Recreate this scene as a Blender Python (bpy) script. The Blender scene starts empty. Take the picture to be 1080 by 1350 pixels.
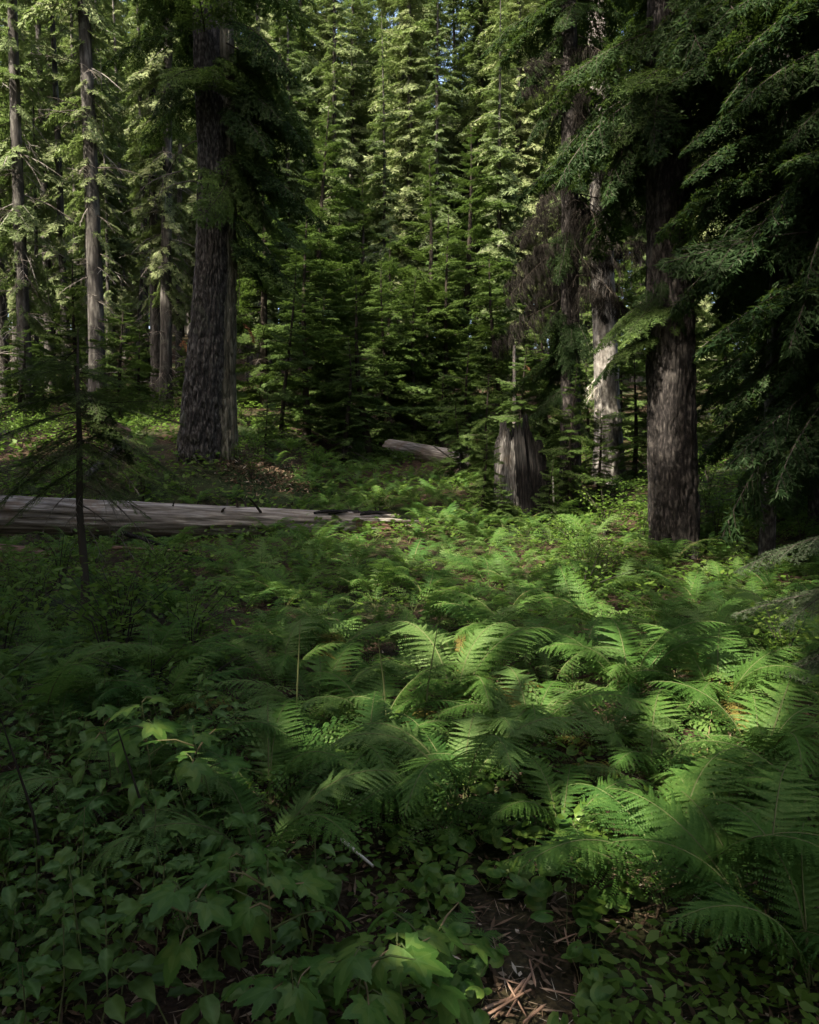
import bpy, math
import numpy as np
from mathutils import Matrix, Vector

PI = math.pi
R_ = math.radians
S = bpy.context.scene
COL = S.collection
rng = np.random.default_rng(7)

# ------------------------------------------------------------------ camera, sky, sun, exposure
CAM_H = 1.6
PITCH = R_(4.3)
FPX = 1000.0                                   # focal length in photograph pixels (frame 1080 wide)
cam_d = bpy.data.cameras.new('camera')
cam_d.sensor_fit = 'HORIZONTAL'
cam_d.sensor_width = 36.0
cam_d.lens = 36.0 * FPX / 1080.0
cam_d.clip_start = 0.05
cam_d.clip_end = 900.0
cam = bpy.data.objects.new('camera', cam_d)
cam.location = (0, 0, CAM_H)
cam.rotation_euler = (PI / 2 - PITCH, 0, 0)
COL.objects.link(cam)
S.camera = cam

SUN = np.array([-0.40, -0.50, 0.77])
SUN = SUN / np.linalg.norm(SUN)                # direction towards the sun
W = bpy.data.worlds.new('World')
S.world = W
W.use_nodes = True
wn = W.node_tree.nodes
sky = wn.new('ShaderNodeTexSky')
sky.sky_type = 'NISHITA'
sky.sun_disc = False
sky.dust_density = 5.0
sky.ozone_density = 0.6
sky.sun_elevation = math.asin(SUN[2])
sky.sun_rotation = math.atan2(SUN[0], SUN[1])
bgn = wn['Background']
bgn.inputs['Strength'].default_value = 0.15
W.node_tree.links.new(sky.outputs[0], bgn.inputs['Color'])
sd = bpy.data.lights.new('sun', 'SUN')
sd.energy = 5.0
sd.angle = R_(0.55)
sd.color = (1.0, 0.93, 0.80)
so = bpy.data.objects.new('sun', sd)
so.rotation_euler = Vector(SUN).to_track_quat('Z', 'Y').to_euler()
so.location = (-30, -20, 50)
COL.objects.link(so)
S.view_settings.view_transform = 'Standard'
S.view_settings.look = 'None'
S.view_settings.gamma = 1.0
S.view_settings.use_curve_mapping = False
S.view_settings.exposure = 1.9
S.cycles.max_bounces = 5
S.cycles.diffuse_bounces = 3
S.cycles.glossy_bounces = 1
S.cycles.transmission_bounces = 3
S.cycles.transparent_max_bounces = 4
S.cycles.use_denoising = True
S.cycles.sample_clamp_indirect = 6.0

# ------------------------------------------------------------------ helpers
def lerp(a, b, t): return a + (b - a) * t
def sstep(a, b, x):
    t = np.clip((np.asarray(x, float) - a) / (b - a), 0, 1)
    return t * t * (3 - 2 * t)

def _hash(ix, iy, iz):
    n = (ix * 374761393 + iy * 668265263 + iz * 2147483647 * 3 + 1013904223) & 0xFFFFFFFF
    n = ((n ^ (n >> 13)) * 1274126177) & 0xFFFFFFFF
    n = (n ^ (n >> 16)) & 0xFFFFFFFF
    return n / 4294967295.0

def vnoise(x, y, z=0.0):
    x, y, z = np.broadcast_arrays(np.asarray(x, float), np.asarray(y, float), np.asarray(z, float))
    xi, yi, zi = np.floor(x).astype(np.int64), np.floor(y).astype(np.int64), np.floor(z).astype(np.int64)
    fx, fy, fz = x - xi, y - yi, z - zi
    fx, fy, fz = [f * f * (3 - 2 * f) for f in (fx, fy, fz)]
    r = 0
    for dx in (0, 1):
        wx = fx if dx else 1 - fx
        for dy in (0, 1):
            wy = fy if dy else 1 - fy
            for dz in (0, 1):
                wz = fz if dz else 1 - fz
                r = r + wx * wy * wz * _hash(xi + dx, yi + dy, zi + dz)
    return r * 2 - 1

def fbm(x, y, z=0.0, o=4):
    r, a, f = 0, .5, 1.0
    for i in range(o):
        r = r + a * vnoise(np.asarray(x) * f + i * 17.3, np.asarray(y) * f + i * 5.1, np.asarray(z) * f)
        a *= .5; f *= 2.03
    return r

def unit(v):
    v = np.asarray(v, float)
    return v / np.maximum(np.linalg.norm(v, axis=-1, keepdims=True), 1e-9)

class Geo:
    """Collects vertices and polygons, with a material index per polygon."""
    def __init__(self):
        self.v, self.loops, self.tot, self.mat, self.n = [], [], [], [], 0
        self.smooth = []
    def add(self, v, f, mat=0, smooth=False):
        v = np.asarray(v, float).reshape(-1, 3)
        f = np.asarray(f, np.int64)
        if len(f) == 0: return
        self.v.append(v)
        self.loops.append((f + self.n).ravel())
        self.tot.append(np.full(len(f), f.shape[1], np.int32))
        self.mat.append(np.full(len(f), mat, np.int32))
        self.smooth.append(np.full(len(f), smooth, bool))
        self.n += len(v)
    def data(self):
        return (np.concatenate(self.v), np.concatenate(self.loops), np.concatenate(self.tot),
                np.concatenate(self.mat), np.concatenate(self.smooth))
    def mesh(self, name, mats):
        v, l, t, m, s = self.data()
        me = bpy.data.meshes.new(name)
        me.vertices.add(len(v)); me.vertices.foreach_set('co', v.astype(np.float32).ravel())
        me.loops.add(len(l)); me.loops.foreach_set('vertex_index', l.astype(np.int32))
        me.polygons.add(len(t))
        st = np.concatenate([[0], np.cumsum(t)[:-1]]).astype(np.int32)
        me.polygons.foreach_set('loop_start', st)
        for x in mats: me.materials.append(x)
        me.polygons.foreach_set('material_index', m)
        me.polygons.foreach_set('use_smooth', s)
        me.update(calc_edges=True)
        return me

def obj(name, me, parent=None, loc=None, rot=None, sc=None):
    o = bpy.data.objects.new(name, me)
    COL.objects.link(o)
    if parent is not None: o.parent = parent
    if loc is not None: o.location = loc
    if rot is not None: o.rotation_euler = rot
    if sc is not None: o.scale = (sc, sc, sc) if np.isscalar(sc) else sc
    return o

def tag(o, label, cat, group=None):
    o['label'] = label; o['category'] = cat
    if group: o['group'] = group
    return o

def thing(name, label, cat, loc=(0, 0, 0), rz=0.0, group=None):
    o = bpy.data.objects.new(name, None)
    o.empty_display_size = .1
    COL.objects.link(o)
    o.location = loc; o.rotation_euler = (0, 0, rz)
    return tag(o, label, cat, group)

def structure(o): o['kind'] = 'structure'; return o
def stuff(o): o['kind'] = 'stuff'; return o

def tube(path, rad, seg=6, cap=True):
    """Round tube along a path; returns verts, quads."""
    p = np.asarray(path, float); n = len(p)
    r = np.broadcast_to(np.asarray(rad, float), (n,))
    t = np.gradient(p, axis=0); t = unit(t)
    ref = np.where(np.abs(t[:, 2:3]) > .9, np.array([[1., 0, 0]]), np.array([[0, 0, 1.]]))
    a = unit(np.cross(ref, t)); b = np.cross(t, a)
    th = np.arange(seg) / seg * 2 * PI
    v = p[:, None, :] + r[:, None, None] * (np.cos(th)[None, :, None] * a[:, None, :] + np.sin(th)[None, :, None] * b[:, None, :])
    i = np.arange(n - 1)[:, None] * seg; j = np.arange(seg)[None, :]; k = (j + 1) % seg
    f = np.stack([i + j, i + k, i + seg + k, i + seg + j], -1).reshape(-1, 4)
    return v.reshape(-1, 3), f

def rotz(a): c, s = math.cos(a), math.sin(a); return np.array([[c, -s, 0], [s, c, 0], [0, 0, 1.]])
def roty(a): c, s = math.cos(a), math.sin(a); return np.array([[c, 0, s], [0, 1., 0], [-s, 0, c]])
def rotx(a): c, s = math.cos(a), math.sin(a); return np.array([[1., 0, 0], [0, c, -s], [0, s, c]])

# ------------------------------------------------------------------ the lie of the land
_gy = np.array([-400, 0, 8.5, 11, 14, 18, 22, 30, 45, 80, 150, 400.])
_gz = np.array([0, 0, 0, .12, .5, 1.05, 1.65, 3.1, 6.3, 12.5, 20, 30.])
_fy = np.linspace(-400, 400, 8001)
_fz = np.interp(_fy, _gy, _gz)
_k = np.exp(-.5 * (np.arange(-30, 31) / 10.) ** 2); _k /= _k.sum()
_fz = np.convolve(np.pad(_fz, 30, mode='edge'), _k, mode='valid')
def terrain(x, y):
    x = np.asarray(x, float); y = np.asarray(y, float)
    z = np.interp(y, _fy, _fz)
    bank = sstep(-.9, -4.2, x) * sstep(11.8, 15.2, y) * (.95 + .055 * np.clip(y - 15, 0, 20))
    z = z + bank + .22 * sstep(3, 9, x) * sstep(7, 14, y)
    z = z + .10 * fbm(x * .5, y * .5, 3.3, 3) + .35 * fbm(x * .12 + 9, y * .12, 1.7, 2) * sstep(14, 30, np.abs(y) + np.abs(x) * .5)
    return z

def ray(u, v):
    """View direction through a photograph pixel."""
    a = (u - 540.) / FPX; b = (675. - v) / FPX
    c, s = math.cos(PITCH), math.sin(PITCH)
    return np.array([a, c + b * s, -s + b * c])
def at(u, v, y):
    d = ray(u, v); return np.array([0, 0, CAM_H]) + d * (y / d[1])
def on_ground(u, y):
    x = (u - 540.) / FPX * y
    for _ in range(3):
        z = float(terrain(x, y)); c, s = math.cos(PITCH), math.sin(PITCH)
        x = (u - 540.) / FPX * (y * c - (z - CAM_H) * s)
    return np.array([x, y, float(terrain(x, y))])
def ground_hit(u, v, up=.0):
    d = ray(u, v); y = 2.0
    while y < 80 and CAM_H + d[2] / d[1] * y > float(terrain(d[0] / d[1] * y, y)) + up: y += .05
    return at(u, v, y)
def pix(p):
    q = np.asarray(p, float) - np.array([0, 0, CAM_H]); c, s = math.cos(PITCH), math.sin(PITCH)
    zc = q[..., 1] * c - q[..., 2] * s; yc = q[..., 1] * s + q[..., 2] * c
    return 540 + FPX * q[..., 0] / zc, 675 - FPX * yc / zc

# ------------------------------------------------------------------ materials
def new_mat(name):
    m = bpy.data.materials.new(name); m.use_nodes = True
    nt = m.node_tree; nt.nodes.clear()
    return m, nt, nt.nodes.new('ShaderNodeOutputMaterial')
def node(nt, t, **kw):
    n = nt.nodes.new(t)
    for k, v in kw.items():
        if k in n.inputs: n.inputs[k].default_value = v
        else: setattr(n, k, v)
    return n
def ramp(nt, fac, stops):
    n = nt.nodes.new('ShaderNodeValToRGB')
    e = n.color_ramp.elements
    while len(e) < len(stops): e.new(.5)
    for k, (p, c) in zip(e, stops): k.position = p; k.color = (*c, 1)
    nt.links.new(fac, n.inputs[0]); return n.outputs[0]

def leaf_mat(name, stops, trans=.35, gloss=.06, rough=.5, noise_scale=3.0, tcol=(.16, .26, .04), objvar=.3, veins=False):
    """Leaf: diffuse + light coming through the blade + a weak sheen; colour differs leaf by leaf."""
    m, nt, out = new_mat(name); L = nt.links.new
    g = node(nt, 'ShaderNodeNewGeometry'); oi = node(nt, 'ShaderNodeObjectInfo')
    tc = node(nt, 'ShaderNodeTexCoord')
    nz = node(nt, 'ShaderNodeTexNoise', Scale=noise_scale, Detail=2.0)
    L(tc.outputs['Object'], nz.inputs['Vector'])
    a = node(nt, 'ShaderNodeMath', operation='MULTIPLY_ADD'); L(g.outputs['Random Per Island'], a.inputs[0]); a.inputs[1].default_value = .4
    b = node(nt, 'ShaderNodeMath', operation='MULTIPLY_ADD'); L(oi.outputs['Random'], b.inputs[0]); b.inputs[1].default_value = objvar
    c = node(nt, 'ShaderNodeMath', operation='MULTIPLY_ADD'); L(nz.outputs[0], c.inputs[0]); c.inputs[1].default_value = .7; c.inputs[2].default_value = -.2
    L(c.outputs[0], b.inputs[2]); L(b.outputs[0], a.inputs[2])
    col = ramp(nt, a.outputs[0], stops)
    if veins:
        at_ = node(nt, 'ShaderNodeAttribute'); at_.attribute_name = 'vein'
        pw = node(nt, 'ShaderNodeMath', operation='POWER'); L(at_.outputs['Fac'], pw.inputs[0]); pw.inputs[1].default_value = 1.6
        vf = node(nt, 'ShaderNodeMath', operation='MULTIPLY'); L(pw.outputs[0], vf.inputs[0]); vf.inputs[1].default_value = .55
        vm = node(nt, 'ShaderNodeMix', data_type='RGBA'); L(vf.outputs[0], vm.inputs[0]); L(col, vm.inputs[6]); vm.inputs[7].default_value = (.12, .2, .06, 1); col = vm.outputs[2]
    d = node(nt, 'ShaderNodeBsdfDiffuse'); L(col, d.inputs['Color'])
    t = node(nt, 'ShaderNodeBsdfTranslucent')
    mixc = node(nt, 'ShaderNodeMix', data_type='RGBA'); mixc.inputs[0].default_value = .5
    L(col, mixc.inputs[6]); mixc.inputs[7].default_value = (*tcol, 1); L(mixc.outputs[2], t.inputs['Color'])
    s1 = node(nt, 'ShaderNodeMixShader'); s1.inputs[0].default_value = trans
    L(d.outputs[0], s1.inputs[1]); L(t.outputs[0], s1.inputs[2])
    gl = node(nt, 'ShaderNodeBsdfGlossy', Roughness=rough); gl.inputs['Color'].default_value = (.75, .85, .55, 1)
    s2 = node(nt, 'ShaderNodeMixShader'); s2.inputs[0].default_value = gloss
    L(s1.outputs[0], s2.inputs[1]); L(gl.outputs[0], s2.inputs[2]); L(s2.outputs[0], out.inputs[0])
    return m

def bark_mat(name, dark, mid, light, scale=(14, 14, 2.2), lichen=None, bump=.6, rough=.9):
    m, nt, out = new_mat(name); L = nt.links.new
    tc = node(nt, 'ShaderNodeTexCoord'); mp = node(nt, 'ShaderNodeMapping'); mp.inputs['Scale'].default_value = scale
    L(tc.outputs['Object'], mp.inputs['Vector'])
    n1 = node(nt, 'ShaderNodeTexNoise', Scale=1.0, Detail=8.0, Roughness=.72); L(mp.outputs[0], n1.inputs['Vector'])
    n2 = node(nt, 'ShaderNodeTexVoronoi', Scale=.8); n2.feature = 'DISTANCE_TO_EDGE'; L(mp.outputs[0], n2.inputs['Vector'])
    mx = node(nt, 'ShaderNodeMath', operation='MULTIPLY_ADD'); L(n2.outputs[0], mx.inputs[0]); mx.inputs[1].default_value = .6; L(n1.outputs[0], mx.inputs[2])
    col = ramp(nt, mx.outputs[0], [(.36, dark), (.58, mid), (.78, light)])
    if lichen:
        n3 = node(nt, 'ShaderNodeTexNoise', Scale=1.7, Detail=5.0, Roughness=.7); L(tc.outputs['Object'], n3.inputs['Vector'])
        f = node(nt, 'ShaderNodeMapRange'); f.inputs[1].default_value = .55; f.inputs[2].default_value = .72; L(n3.outputs[0], f.inputs[0])
        mc = node(nt, 'ShaderNodeMix', data_type='RGBA'); L(f.outputs[0], mc.inputs[0]); L(col, mc.inputs[6]); mc.inputs[7].default_value = (*lichen, 1); col = mc.outputs[2]
    p = node(nt, 'ShaderNodeBsdfPrincipled', Roughness=rough); L(col, p.inputs['Base Color']); p.inputs['Specular IOR Level'].default_value = .2
    bm = node(nt, 'ShaderNodeBump', Strength=bump, Distance=.03); L(mx.outputs[0], bm.inputs['Height']); L(bm.outputs[0], p.inputs['Normal'])
    L(p.outputs[0], out.inputs[0]); return m

def plain_mat(name, stops, rough=.85, trans=0.0):
    """Colour picked piece by piece (twigs, litter, strands)."""
    m, nt, out = new_mat(name); L = nt.links.new
    g = node(nt, 'ShaderNodeNewGeometry')
    col = ramp(nt, g.outputs['Random Per Island'], stops)
    d = node(nt, 'ShaderNodeBsdfDiffuse'); L(col, d.inputs['Color'])
    if trans:
        t = node(nt, 'ShaderNodeBsdfTranslucent'); L(col, t.inputs['Color'])
        s = node(nt, 'ShaderNodeMixShader'); s.inputs[0].default_value = trans
        L(d.outputs[0], s.inputs[1]); L(t.outputs[0], s.inputs[2]); L(s.outputs[0], out.inputs[0])
    else: L(d.outputs[0], out.inputs[0])
    return m

M_FIR = leaf_mat('fir_needles', [(0, (.028, .052, .014)), (.5, (.054, .088, .022)), (1, (.105, .138, .038))], .28, .015)
M_BOUGH = leaf_mat('grey_green_needles', [(0, (.022, .038, .018)), (.5, (.045, .066, .034)), (1, (.095, .115, .062))], .22, .015)
M_FAR = leaf_mat('conifer_needles', [(0, (.042, .066, .026)), (.5, (.098, .128, .05)), (1, (.20, .215, .10))], .32, .02, noise_scale=.6, objvar=.45)  # haze and sunlight on the far slope are put into this pale colour
M_DARK = leaf_mat('spruce_needles', [(0, (.008, .018, .007)), (.5, (.014, .029, .0095)), (1, (.03, .049, .014))], .22, .01)  # darker than real needles: canopy shade is put into the colour
M_FERN = leaf_mat('fern_blade', [(0, (.032, .078, .016)), (.5, (.060, .125, .024)), (1, (.125, .185, .045))], .4, .012, .5, noise_scale=1.5)
M_FERND = leaf_mat('fern_blade_deep', [(0, (.020, .058, .014)), (.5, (.040, .092, .020)), (1, (.078, .14, .034))], .36, .01, .5, noise_scale=1.5)
M_FERNL = leaf_mat('fern_blade_pale', [(0, (.048, .095, .024)), (.5, (.09, .155, .04)), (1, (.165, .22, .075))], .42, .015, .5, noise_scale=1.5)
M_LEAF = leaf_mat('broad_leaf', [(0, (.030, .076, .014)), (.5, (.052, .112, .020)), (1, (.11, .165, .032))], .32, .02, .42, noise_scale=9, objvar=.5, veins=True)
M_LEAF2 = leaf_mat('oval_leaf', [(0, (.026, .062, .012)), (.5, (.044, .09, .018)), (1, (.09, .135, .030))], .3, .02, .42, noise_scale=9, objvar=.5, veins=True)
M_SHRUB = leaf_mat('shrub_leaf', [(0, (.03, .065, .010)), (.5, (.062, .112, .015)), (1, (.13, .175, .032))], .4, .02, .5)
M_STEM = plain_mat('green_stem', [(0, (.05, .075, .025)), (.6, (.10, .11, .045)), (1, (.20, .15, .08))])
M_TWIG = plain_mat('twig_bark', [(0, (.018, .015, .012)), (.6, (.036, .030, .024)), (1, (.07, .06, .05))])
M_DEAD = plain_mat('dead_twig', [(0, (.055, .045, .036)), (.5, (.11, .095, .08)), (1, (.24, .22, .19))])
M_HANG = plain_mat('hanging_lichen', [(0, (.009, .008, .007)), (.6, (.019, .017, .014)), (1, (.045, .04, .033))], trans=.2)
M_PALEDEAD = plain_mat('bleached_twig', [(0, (.22, .19, .15)), (.5, (.36, .33, .27)), (1, (.5, .46, .38))])
M_RUST = plain_mat('rusty_needles', [(0, (.16, .06, .025)), (.5, (.28, .12, .05)), (1, (.38, .2, .1))], trans=.3)
M_LITTER = plain_mat('leaf_litter', [(0, (.035, .025, .016)), (.4, (.08, .054, .035)), (.75, (.15, .10, .064)), (.93, (.26, .19, .13)), (1, (.40, .35, .27))], trans=.1)
M_BARK = bark_mat('old_bark', (.010, .009, .008), (.042, .037, .033), (.125, .114, .102), (20, 20, 8.0), (.075, .08, .056), 1.0)
M_BARK2 = bark_mat('ridged_bark', (.02, .017, .012), (.085, .078, .055), (.20, .185, .14), (18, 18, 1.3), None, .9)
M_BARKR = bark_mat('fir_bark', (.007, .006, .005), (.024, .020, .018), (.088, .076, .066), (18, 18, 7.0), (.085, .074, .064), 1.0)
M_BARKF = bark_mat('far_bark', (.013, .011, .0095), (.042, .037, .031), (.11, .10, .086), (10, 10, 2.0), (.15, .145, .115), .6)
M_BARKP = bark_mat('pale_bark', (.045, .038, .032), (.15, .135, .116), (.29, .27, .24), (12, 12, 4.0), (.36, .33, .29), .6)
M_GREY = bark_mat('grey_wood', (.055, .044, .035), (.18, .158, .135), (.36, .33, .29), (1.6, 24, 24), (.14, .10, .07), .5)
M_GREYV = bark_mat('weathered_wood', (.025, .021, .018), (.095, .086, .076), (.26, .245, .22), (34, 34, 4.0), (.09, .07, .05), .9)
M_ROTSHADE = bark_mat('shade_dark_rotten_wood', (.003, .0026, .0022), (.008, .007, .006), (.024, .020, .017), (30, 30, 4.0), None, 1.0)  # rotten wood, darkened further to imitate the stump's unlit side
M_RED = bark_mat('reddish_rotten_wood', (.035, .018, .012), (.11, .062, .042), (.24, .16, .12), (2.0, 15, 15), None, .8)
M_STICK = bark_mat('brown_stick', (.10, .055, .035), (.24, .145, .095), (.42, .31, .22), (2.0, 20, 20), None, .5)
M_MOSS = leaf_mat('moss', [(0, (.03, .045, .012)), (.5, (.055, .075, .02)), (1, (.10, .12, .035))], .2, .0, noise_scale=8)

def ground_mat():
    m, nt, out = new_mat('forest_floor'); L = nt.links.new
    tc = node(nt, 'ShaderNodeTexCoord')
    n1 = node(nt, 'ShaderNodeTexNoise', Scale=9.0, Detail=8.0, Roughness=.7); L(tc.outputs['Object'], n1.inputs['Vector'])
    n2 = node(nt, 'ShaderNodeTexNoise', Scale=.45, Detail=4.0); L(tc.outputs['Object'], n2.inputs['Vector'])
    n3 = node(nt, 'ShaderNodeTexVoronoi', Scale=38.0); L(tc.outputs['Object'], n3.inputs['Vector'])
    c1 = ramp(nt, n1.outputs[0], [(.3, (.016, .011, .008)), (.55, (.055, .034, .021)), (.75, (.13, .085, .055))])
    c2 = ramp(nt, n1.outputs[0], [(.3, (.012, .016, .007)), (.6, (.035, .05, .016)), (.8, (.07, .085, .03))])
    f = node(nt, 'ShaderNodeMapRange'); f.inputs[1].default_value = .45; f.inputs[2].default_value = .62; L(n2.outputs[0], f.inputs[0])
    mc = node(nt, 'ShaderNodeMix', data_type='RGBA'); L(f.outputs[0], mc.inputs[0]); L(c1, mc.inputs[6]); L(c2, mc.inputs[7])
    p = node(nt, 'ShaderNodeBsdfPrincipled', Roughness=.95); L(mc.outputs[2], p.inputs['Base Color']); p.inputs['Specular IOR Level'].default_value = .1
    ad = node(nt, 'ShaderNodeMath', operation='ADD'); L(n1.outputs[0], ad.inputs[0]); L(n3.outputs['Distance'], ad.inputs[1])
    b = node(nt, 'ShaderNodeBump', Strength=.9, Distance=.04); L(ad.outputs[0], b.inputs['Height']); L(b.outputs[0], p.inputs['Normal'])
    L(p.outputs[0], out.inputs[0]); return m

# ------------------------------------------------------------------ ground
def build_ground():
    xs = np.unique(np.concatenate([np.linspace(-260, -30, 24), np.linspace(-30, -8, 50), np.linspace(-8, 8, 140), np.linspace(8, 30, 50), np.linspace(30, 260, 24)]))
    ys = np.unique(np.concatenate([np.linspace(-200, -10, 20), np.linspace(-10, 1.5, 20), np.linspace(1.5, 26, 150), np.linspace(26, 60, 70), np.linspace(60, 380, 40)]))
    X, Y = np.meshgrid(xs, ys)
    Z = terrain(X, Y) + .035 * fbm(X * 2.5, Y * 2.5, 8, 3) + .015 * fbm(X * 9, Y * 9, 2, 2)
    nx, ny = len(xs), len(ys)
    i = np.arange(ny - 1)[:, None] * nx + np.arange(nx - 1)[None, :]
    f = np.stack([i, i + 1, i + nx + 1, i + nx], -1).reshape(-1, 4)
    g = Geo(); g.add(np.stack([X, Y, Z], -1).reshape(-1, 3), f, 0, True)
    structure(obj('ground', g.mesh('ground', [ground_mat()])))
build_ground()

# ------------------------------------------------------------------ conifer branches
def poly_axis(p0, d0, L, n, bend, noise, rg):
    """Polyline starting at p0 along d0 that sags by bend (downwards pull) and wanders by noise."""
    d = np.array(d0, float); p = np.array(p0, float); pts = [p.copy()]
    for i in range(n):
        d = d + np.array([0, 0, -bend / n]) + rg.normal(0, noise / n, 3)
        d = d / np.linalg.norm(d); p = p + d * (L / n); pts.append(p.copy())
    return np.array(pts)

def branch_axes(rg, L=1.0, n2=14, sec=.5, ang=55, droop=.5, lift=0.0, hang=.3, tert=0, tsec=.38, noise=.25, fan=.2):
    main = poly_axis((0, 0, 0), (math.cos(lift), 0, math.sin(lift)), L, 12, droop, noise, rg)
    axes = [(main, 0)]
    T = unit(np.gradient(main, axis=0))
    for i in range(n2):
        for sd in (-1, 1):
            t = .07 + .92 * (i + .5 + rg.uniform(-.3, .3)) / n2
            k = t * 12; a = int(min(k, 11)); p = lerp(main[a], main[a + 1], k - a); tt = T[a]
            l = sec * L * (min(1, .35 + t / .3) * (1 - t) ** .8 + .08) * rg.uniform(.6, 1.15)
            an = R_(ang + rg.uniform(-10, 10)) * (1 - .25 * t)
            d = tt * math.cos(an) + np.array([0, sd, 0]) * math.sin(an) + np.array([0, 0, rg.uniform(-fan, fan)])
            ax = poly_axis(p, unit(d), l, 5, hang, .2, rg); axes.append((ax, 1))
            if tert:
                m = max(2, int(tert * l / (sec * L) + .5)); T2 = unit(np.gradient(ax, axis=0))
                for j in range(m):
                    for s2 in (-1, 1):
                        s = .12 + .83 * (j + rg.uniform(.2, .8)) / m
                        k2 = s * 5; a2 = int(min(k2, 4)); q = lerp(ax[a2], ax[a2 + 1], k2 - a2); t2 = T2[a2]
                        perp = unit(np.cross(np.array([0, 0, 1.]), t2)) * s2
                        d2 = t2 * math.cos(R_(48)) + perp * math.sin(R_(48)) + np.array([0, 0, rg.uniform(-.2, .15)])
                        axes.append((poly_axis(q, unit(d2), max(.03, l * tsec * (1 - .75 * s) * rg.uniform(.7, 1.2)), 3, hang * .6, .15, rg), 2))
    return axes

def needles(axes, rg, sp, ln, wd, flat=True, spread=50, skip0=.15):
    P0, P1 = [], []
    for ax, lev in axes:
        a = ax if lev else ax[int(len(ax) * skip0):]
        P0.append(a[:-1]); P1.append(a[1:])
    P0 = np.concatenate(P0); P1 = np.concatenate(P1)
    d = P1 - P0; l = np.linalg.norm(d, axis=1)
    n = np.maximum(1, np.floor(l / sp + rg.random(len(l)))).astype(int)
    idx = np.repeat(np.arange(len(l)), n * 2)
    u = rg.random(len(idx)); t = unit(d)[idx]
    b = P0[idx] + d[idx] * u[:, None]
    side = unit(np.cross(np.array([0, 0, 1.]), t)); up = np.cross(t, side)
    if flat: phi = np.where(rg.random(len(idx)) < .5, 0, PI) + rg.normal(0, .35, len(idx))
    else: phi = rg.uniform(-.25 * PI, 1.25 * PI, len(idx))
    rad = side * np.cos(phi)[:, None] + up * np.sin(phi)[:, None]
    sa = np.radians(spread + rg.normal(0, 8, len(idx)))[:, None]
    dr = t * np.cos(sa) + rad * np.sin(sa)
    L_ = (ln * rg.uniform(.7, 1.15, len(idx)))[:, None]
    w = t * (wd * .5)
    v = np.stack([b - w, b + w * .9, b + dr * L_ + w * .2], 1).reshape(-1, 3)
    return v, np.arange(len(v)).reshape(-1, 3)

def leaflets(axes, rg, sp, ln, wd, spread=42, skip0=.15):
    """Coarser stand of small pointed sprays along each twig (for trees far enough away)."""
    P0, P1 = [], []
    for ax, lev in axes:
        a = ax if lev else ax[int(len(ax) * skip0):]
        P0.append(a[:-1]); P1.append(a[1:])
    P0 = np.concatenate(P0); P1 = np.concatenate(P1)
    d = P1 - P0; l = np.linalg.norm(d, axis=1)
    n = np.maximum(1, np.floor(l / sp + rg.random(len(l)))).astype(int)
    idx = np.repeat(np.arange(len(l)), n * 2)
    u = rg.random(len(idx)); t = unit(d)[idx]; b = P0[idx] + d[idx] * u[:, None]
    side = unit(np.cross(np.array([0, 0, 1.]), t)); up = np.cross(t, side)
    sg = np.where(rg.random(len(idx)) < .5, 1., -1.)[:, None]
    sa = np.radians(spread + rg.normal(0, 14, len(idx)))[:, None]
    dr = t * np.cos(sa) + side * sg * np.sin(sa) + up * rg.normal(-.08, .28, (len(idx), 1)); dr = unit(dr)
    pw = unit(np.cross(dr, up + side * rg.normal(0, .5, (len(idx), 1))))
    L_ = (ln * rg.uniform(.55, 1.25, len(idx)))[:, None]; w = wd * .5 * rg.uniform(.7, 1.2, (len(idx), 1))
    v = np.stack([b + pw * w * .8, b + dr * L_ + pw * w * .25, b + dr * L_ * .3 - pw * w * .8], 1).reshape(-1, 3)
    return v, np.arange(len(v)).reshape(-1, 3)

def wood(axes, r0, r2, maxlev=1, seg=4):
    V, F, n = [], [], 0
    for ax, lev in axes:
        if lev > maxlev: continue
        r = np.linspace(r0 if lev == 0 else (r2 if lev == 1 else r2 * .55), (r0 if lev == 0 else r2) * .25, len(ax))
        v, f = tube(ax, r, seg if lev == 0 else 3)
        V.append(v); F.append(f + n); n += len(v)
    return np.concatenate(V), np.concatenate(F)

def far_template(seed, L=1.0, **kw):
    rg = np.random.default_rng(seed)
    ln = kw.pop('ln', .11); wd = kw.pop('wd', .045); sp = kw.pop('sp', .05)
    ax = branch_axes(rg, L=L, **kw)
    lv, lf = leaflets(ax, rg, sp, ln, wd); wv, wf = wood(ax, .016 * L, .006, 0, 3)
    return lv, lf, wv, wf
def dead_template(seed, L=1.0, n2=6):
    rg = np.random.default_rng(seed)
    ax = branch_axes(rg, L=L, n2=n2, sec=.4, ang=50, droop=.5, hang=.5, noise=.5, fan=.4)
    return wood(ax, .014 * L, .006, 1, 3)

def inst(g, v, f, Ms, Ts, mat):
    vv = np.einsum('nij,kj->nki', Ms, v) + Ts[:, None, :]
    ff = f[None] + (np.arange(len(Ms)) * len(v))[:, None, None]
    g.add(vv.reshape(-1, 3), ff.reshape(-1, f.shape[1]), mat)

def trunk_path(H, n=14, lean=(0, 0), wob=.1, rg=rng):
    t = np.linspace(0, 1, n)
    ph = rg.uniform(0, 6, 2)
    x = lean[0] * t * H + wob * (np.sin(t * 5 + ph[0]) - math.sin(ph[0])) ; y = lean[1] * t * H + wob * (np.sin(t * 4 + ph[1]) - math.sin(ph[1]))
    return np.stack([x, y, t * H], 1)

FAR_T = [far_template(100 + i, L=1.0, n2=9, sec=.46, ln=.115, wd=.048, sp=.033, ang=52, droop=d, hang=h, noise=.3) for i, (d, h) in enumerate([(.25, .3), (.45, .5), (.1, .2), (.6, .7), (.35, .9), (.2, .5)])]
DEAD_T = [dead_template(140 + i) for i in range(3)]

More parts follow.
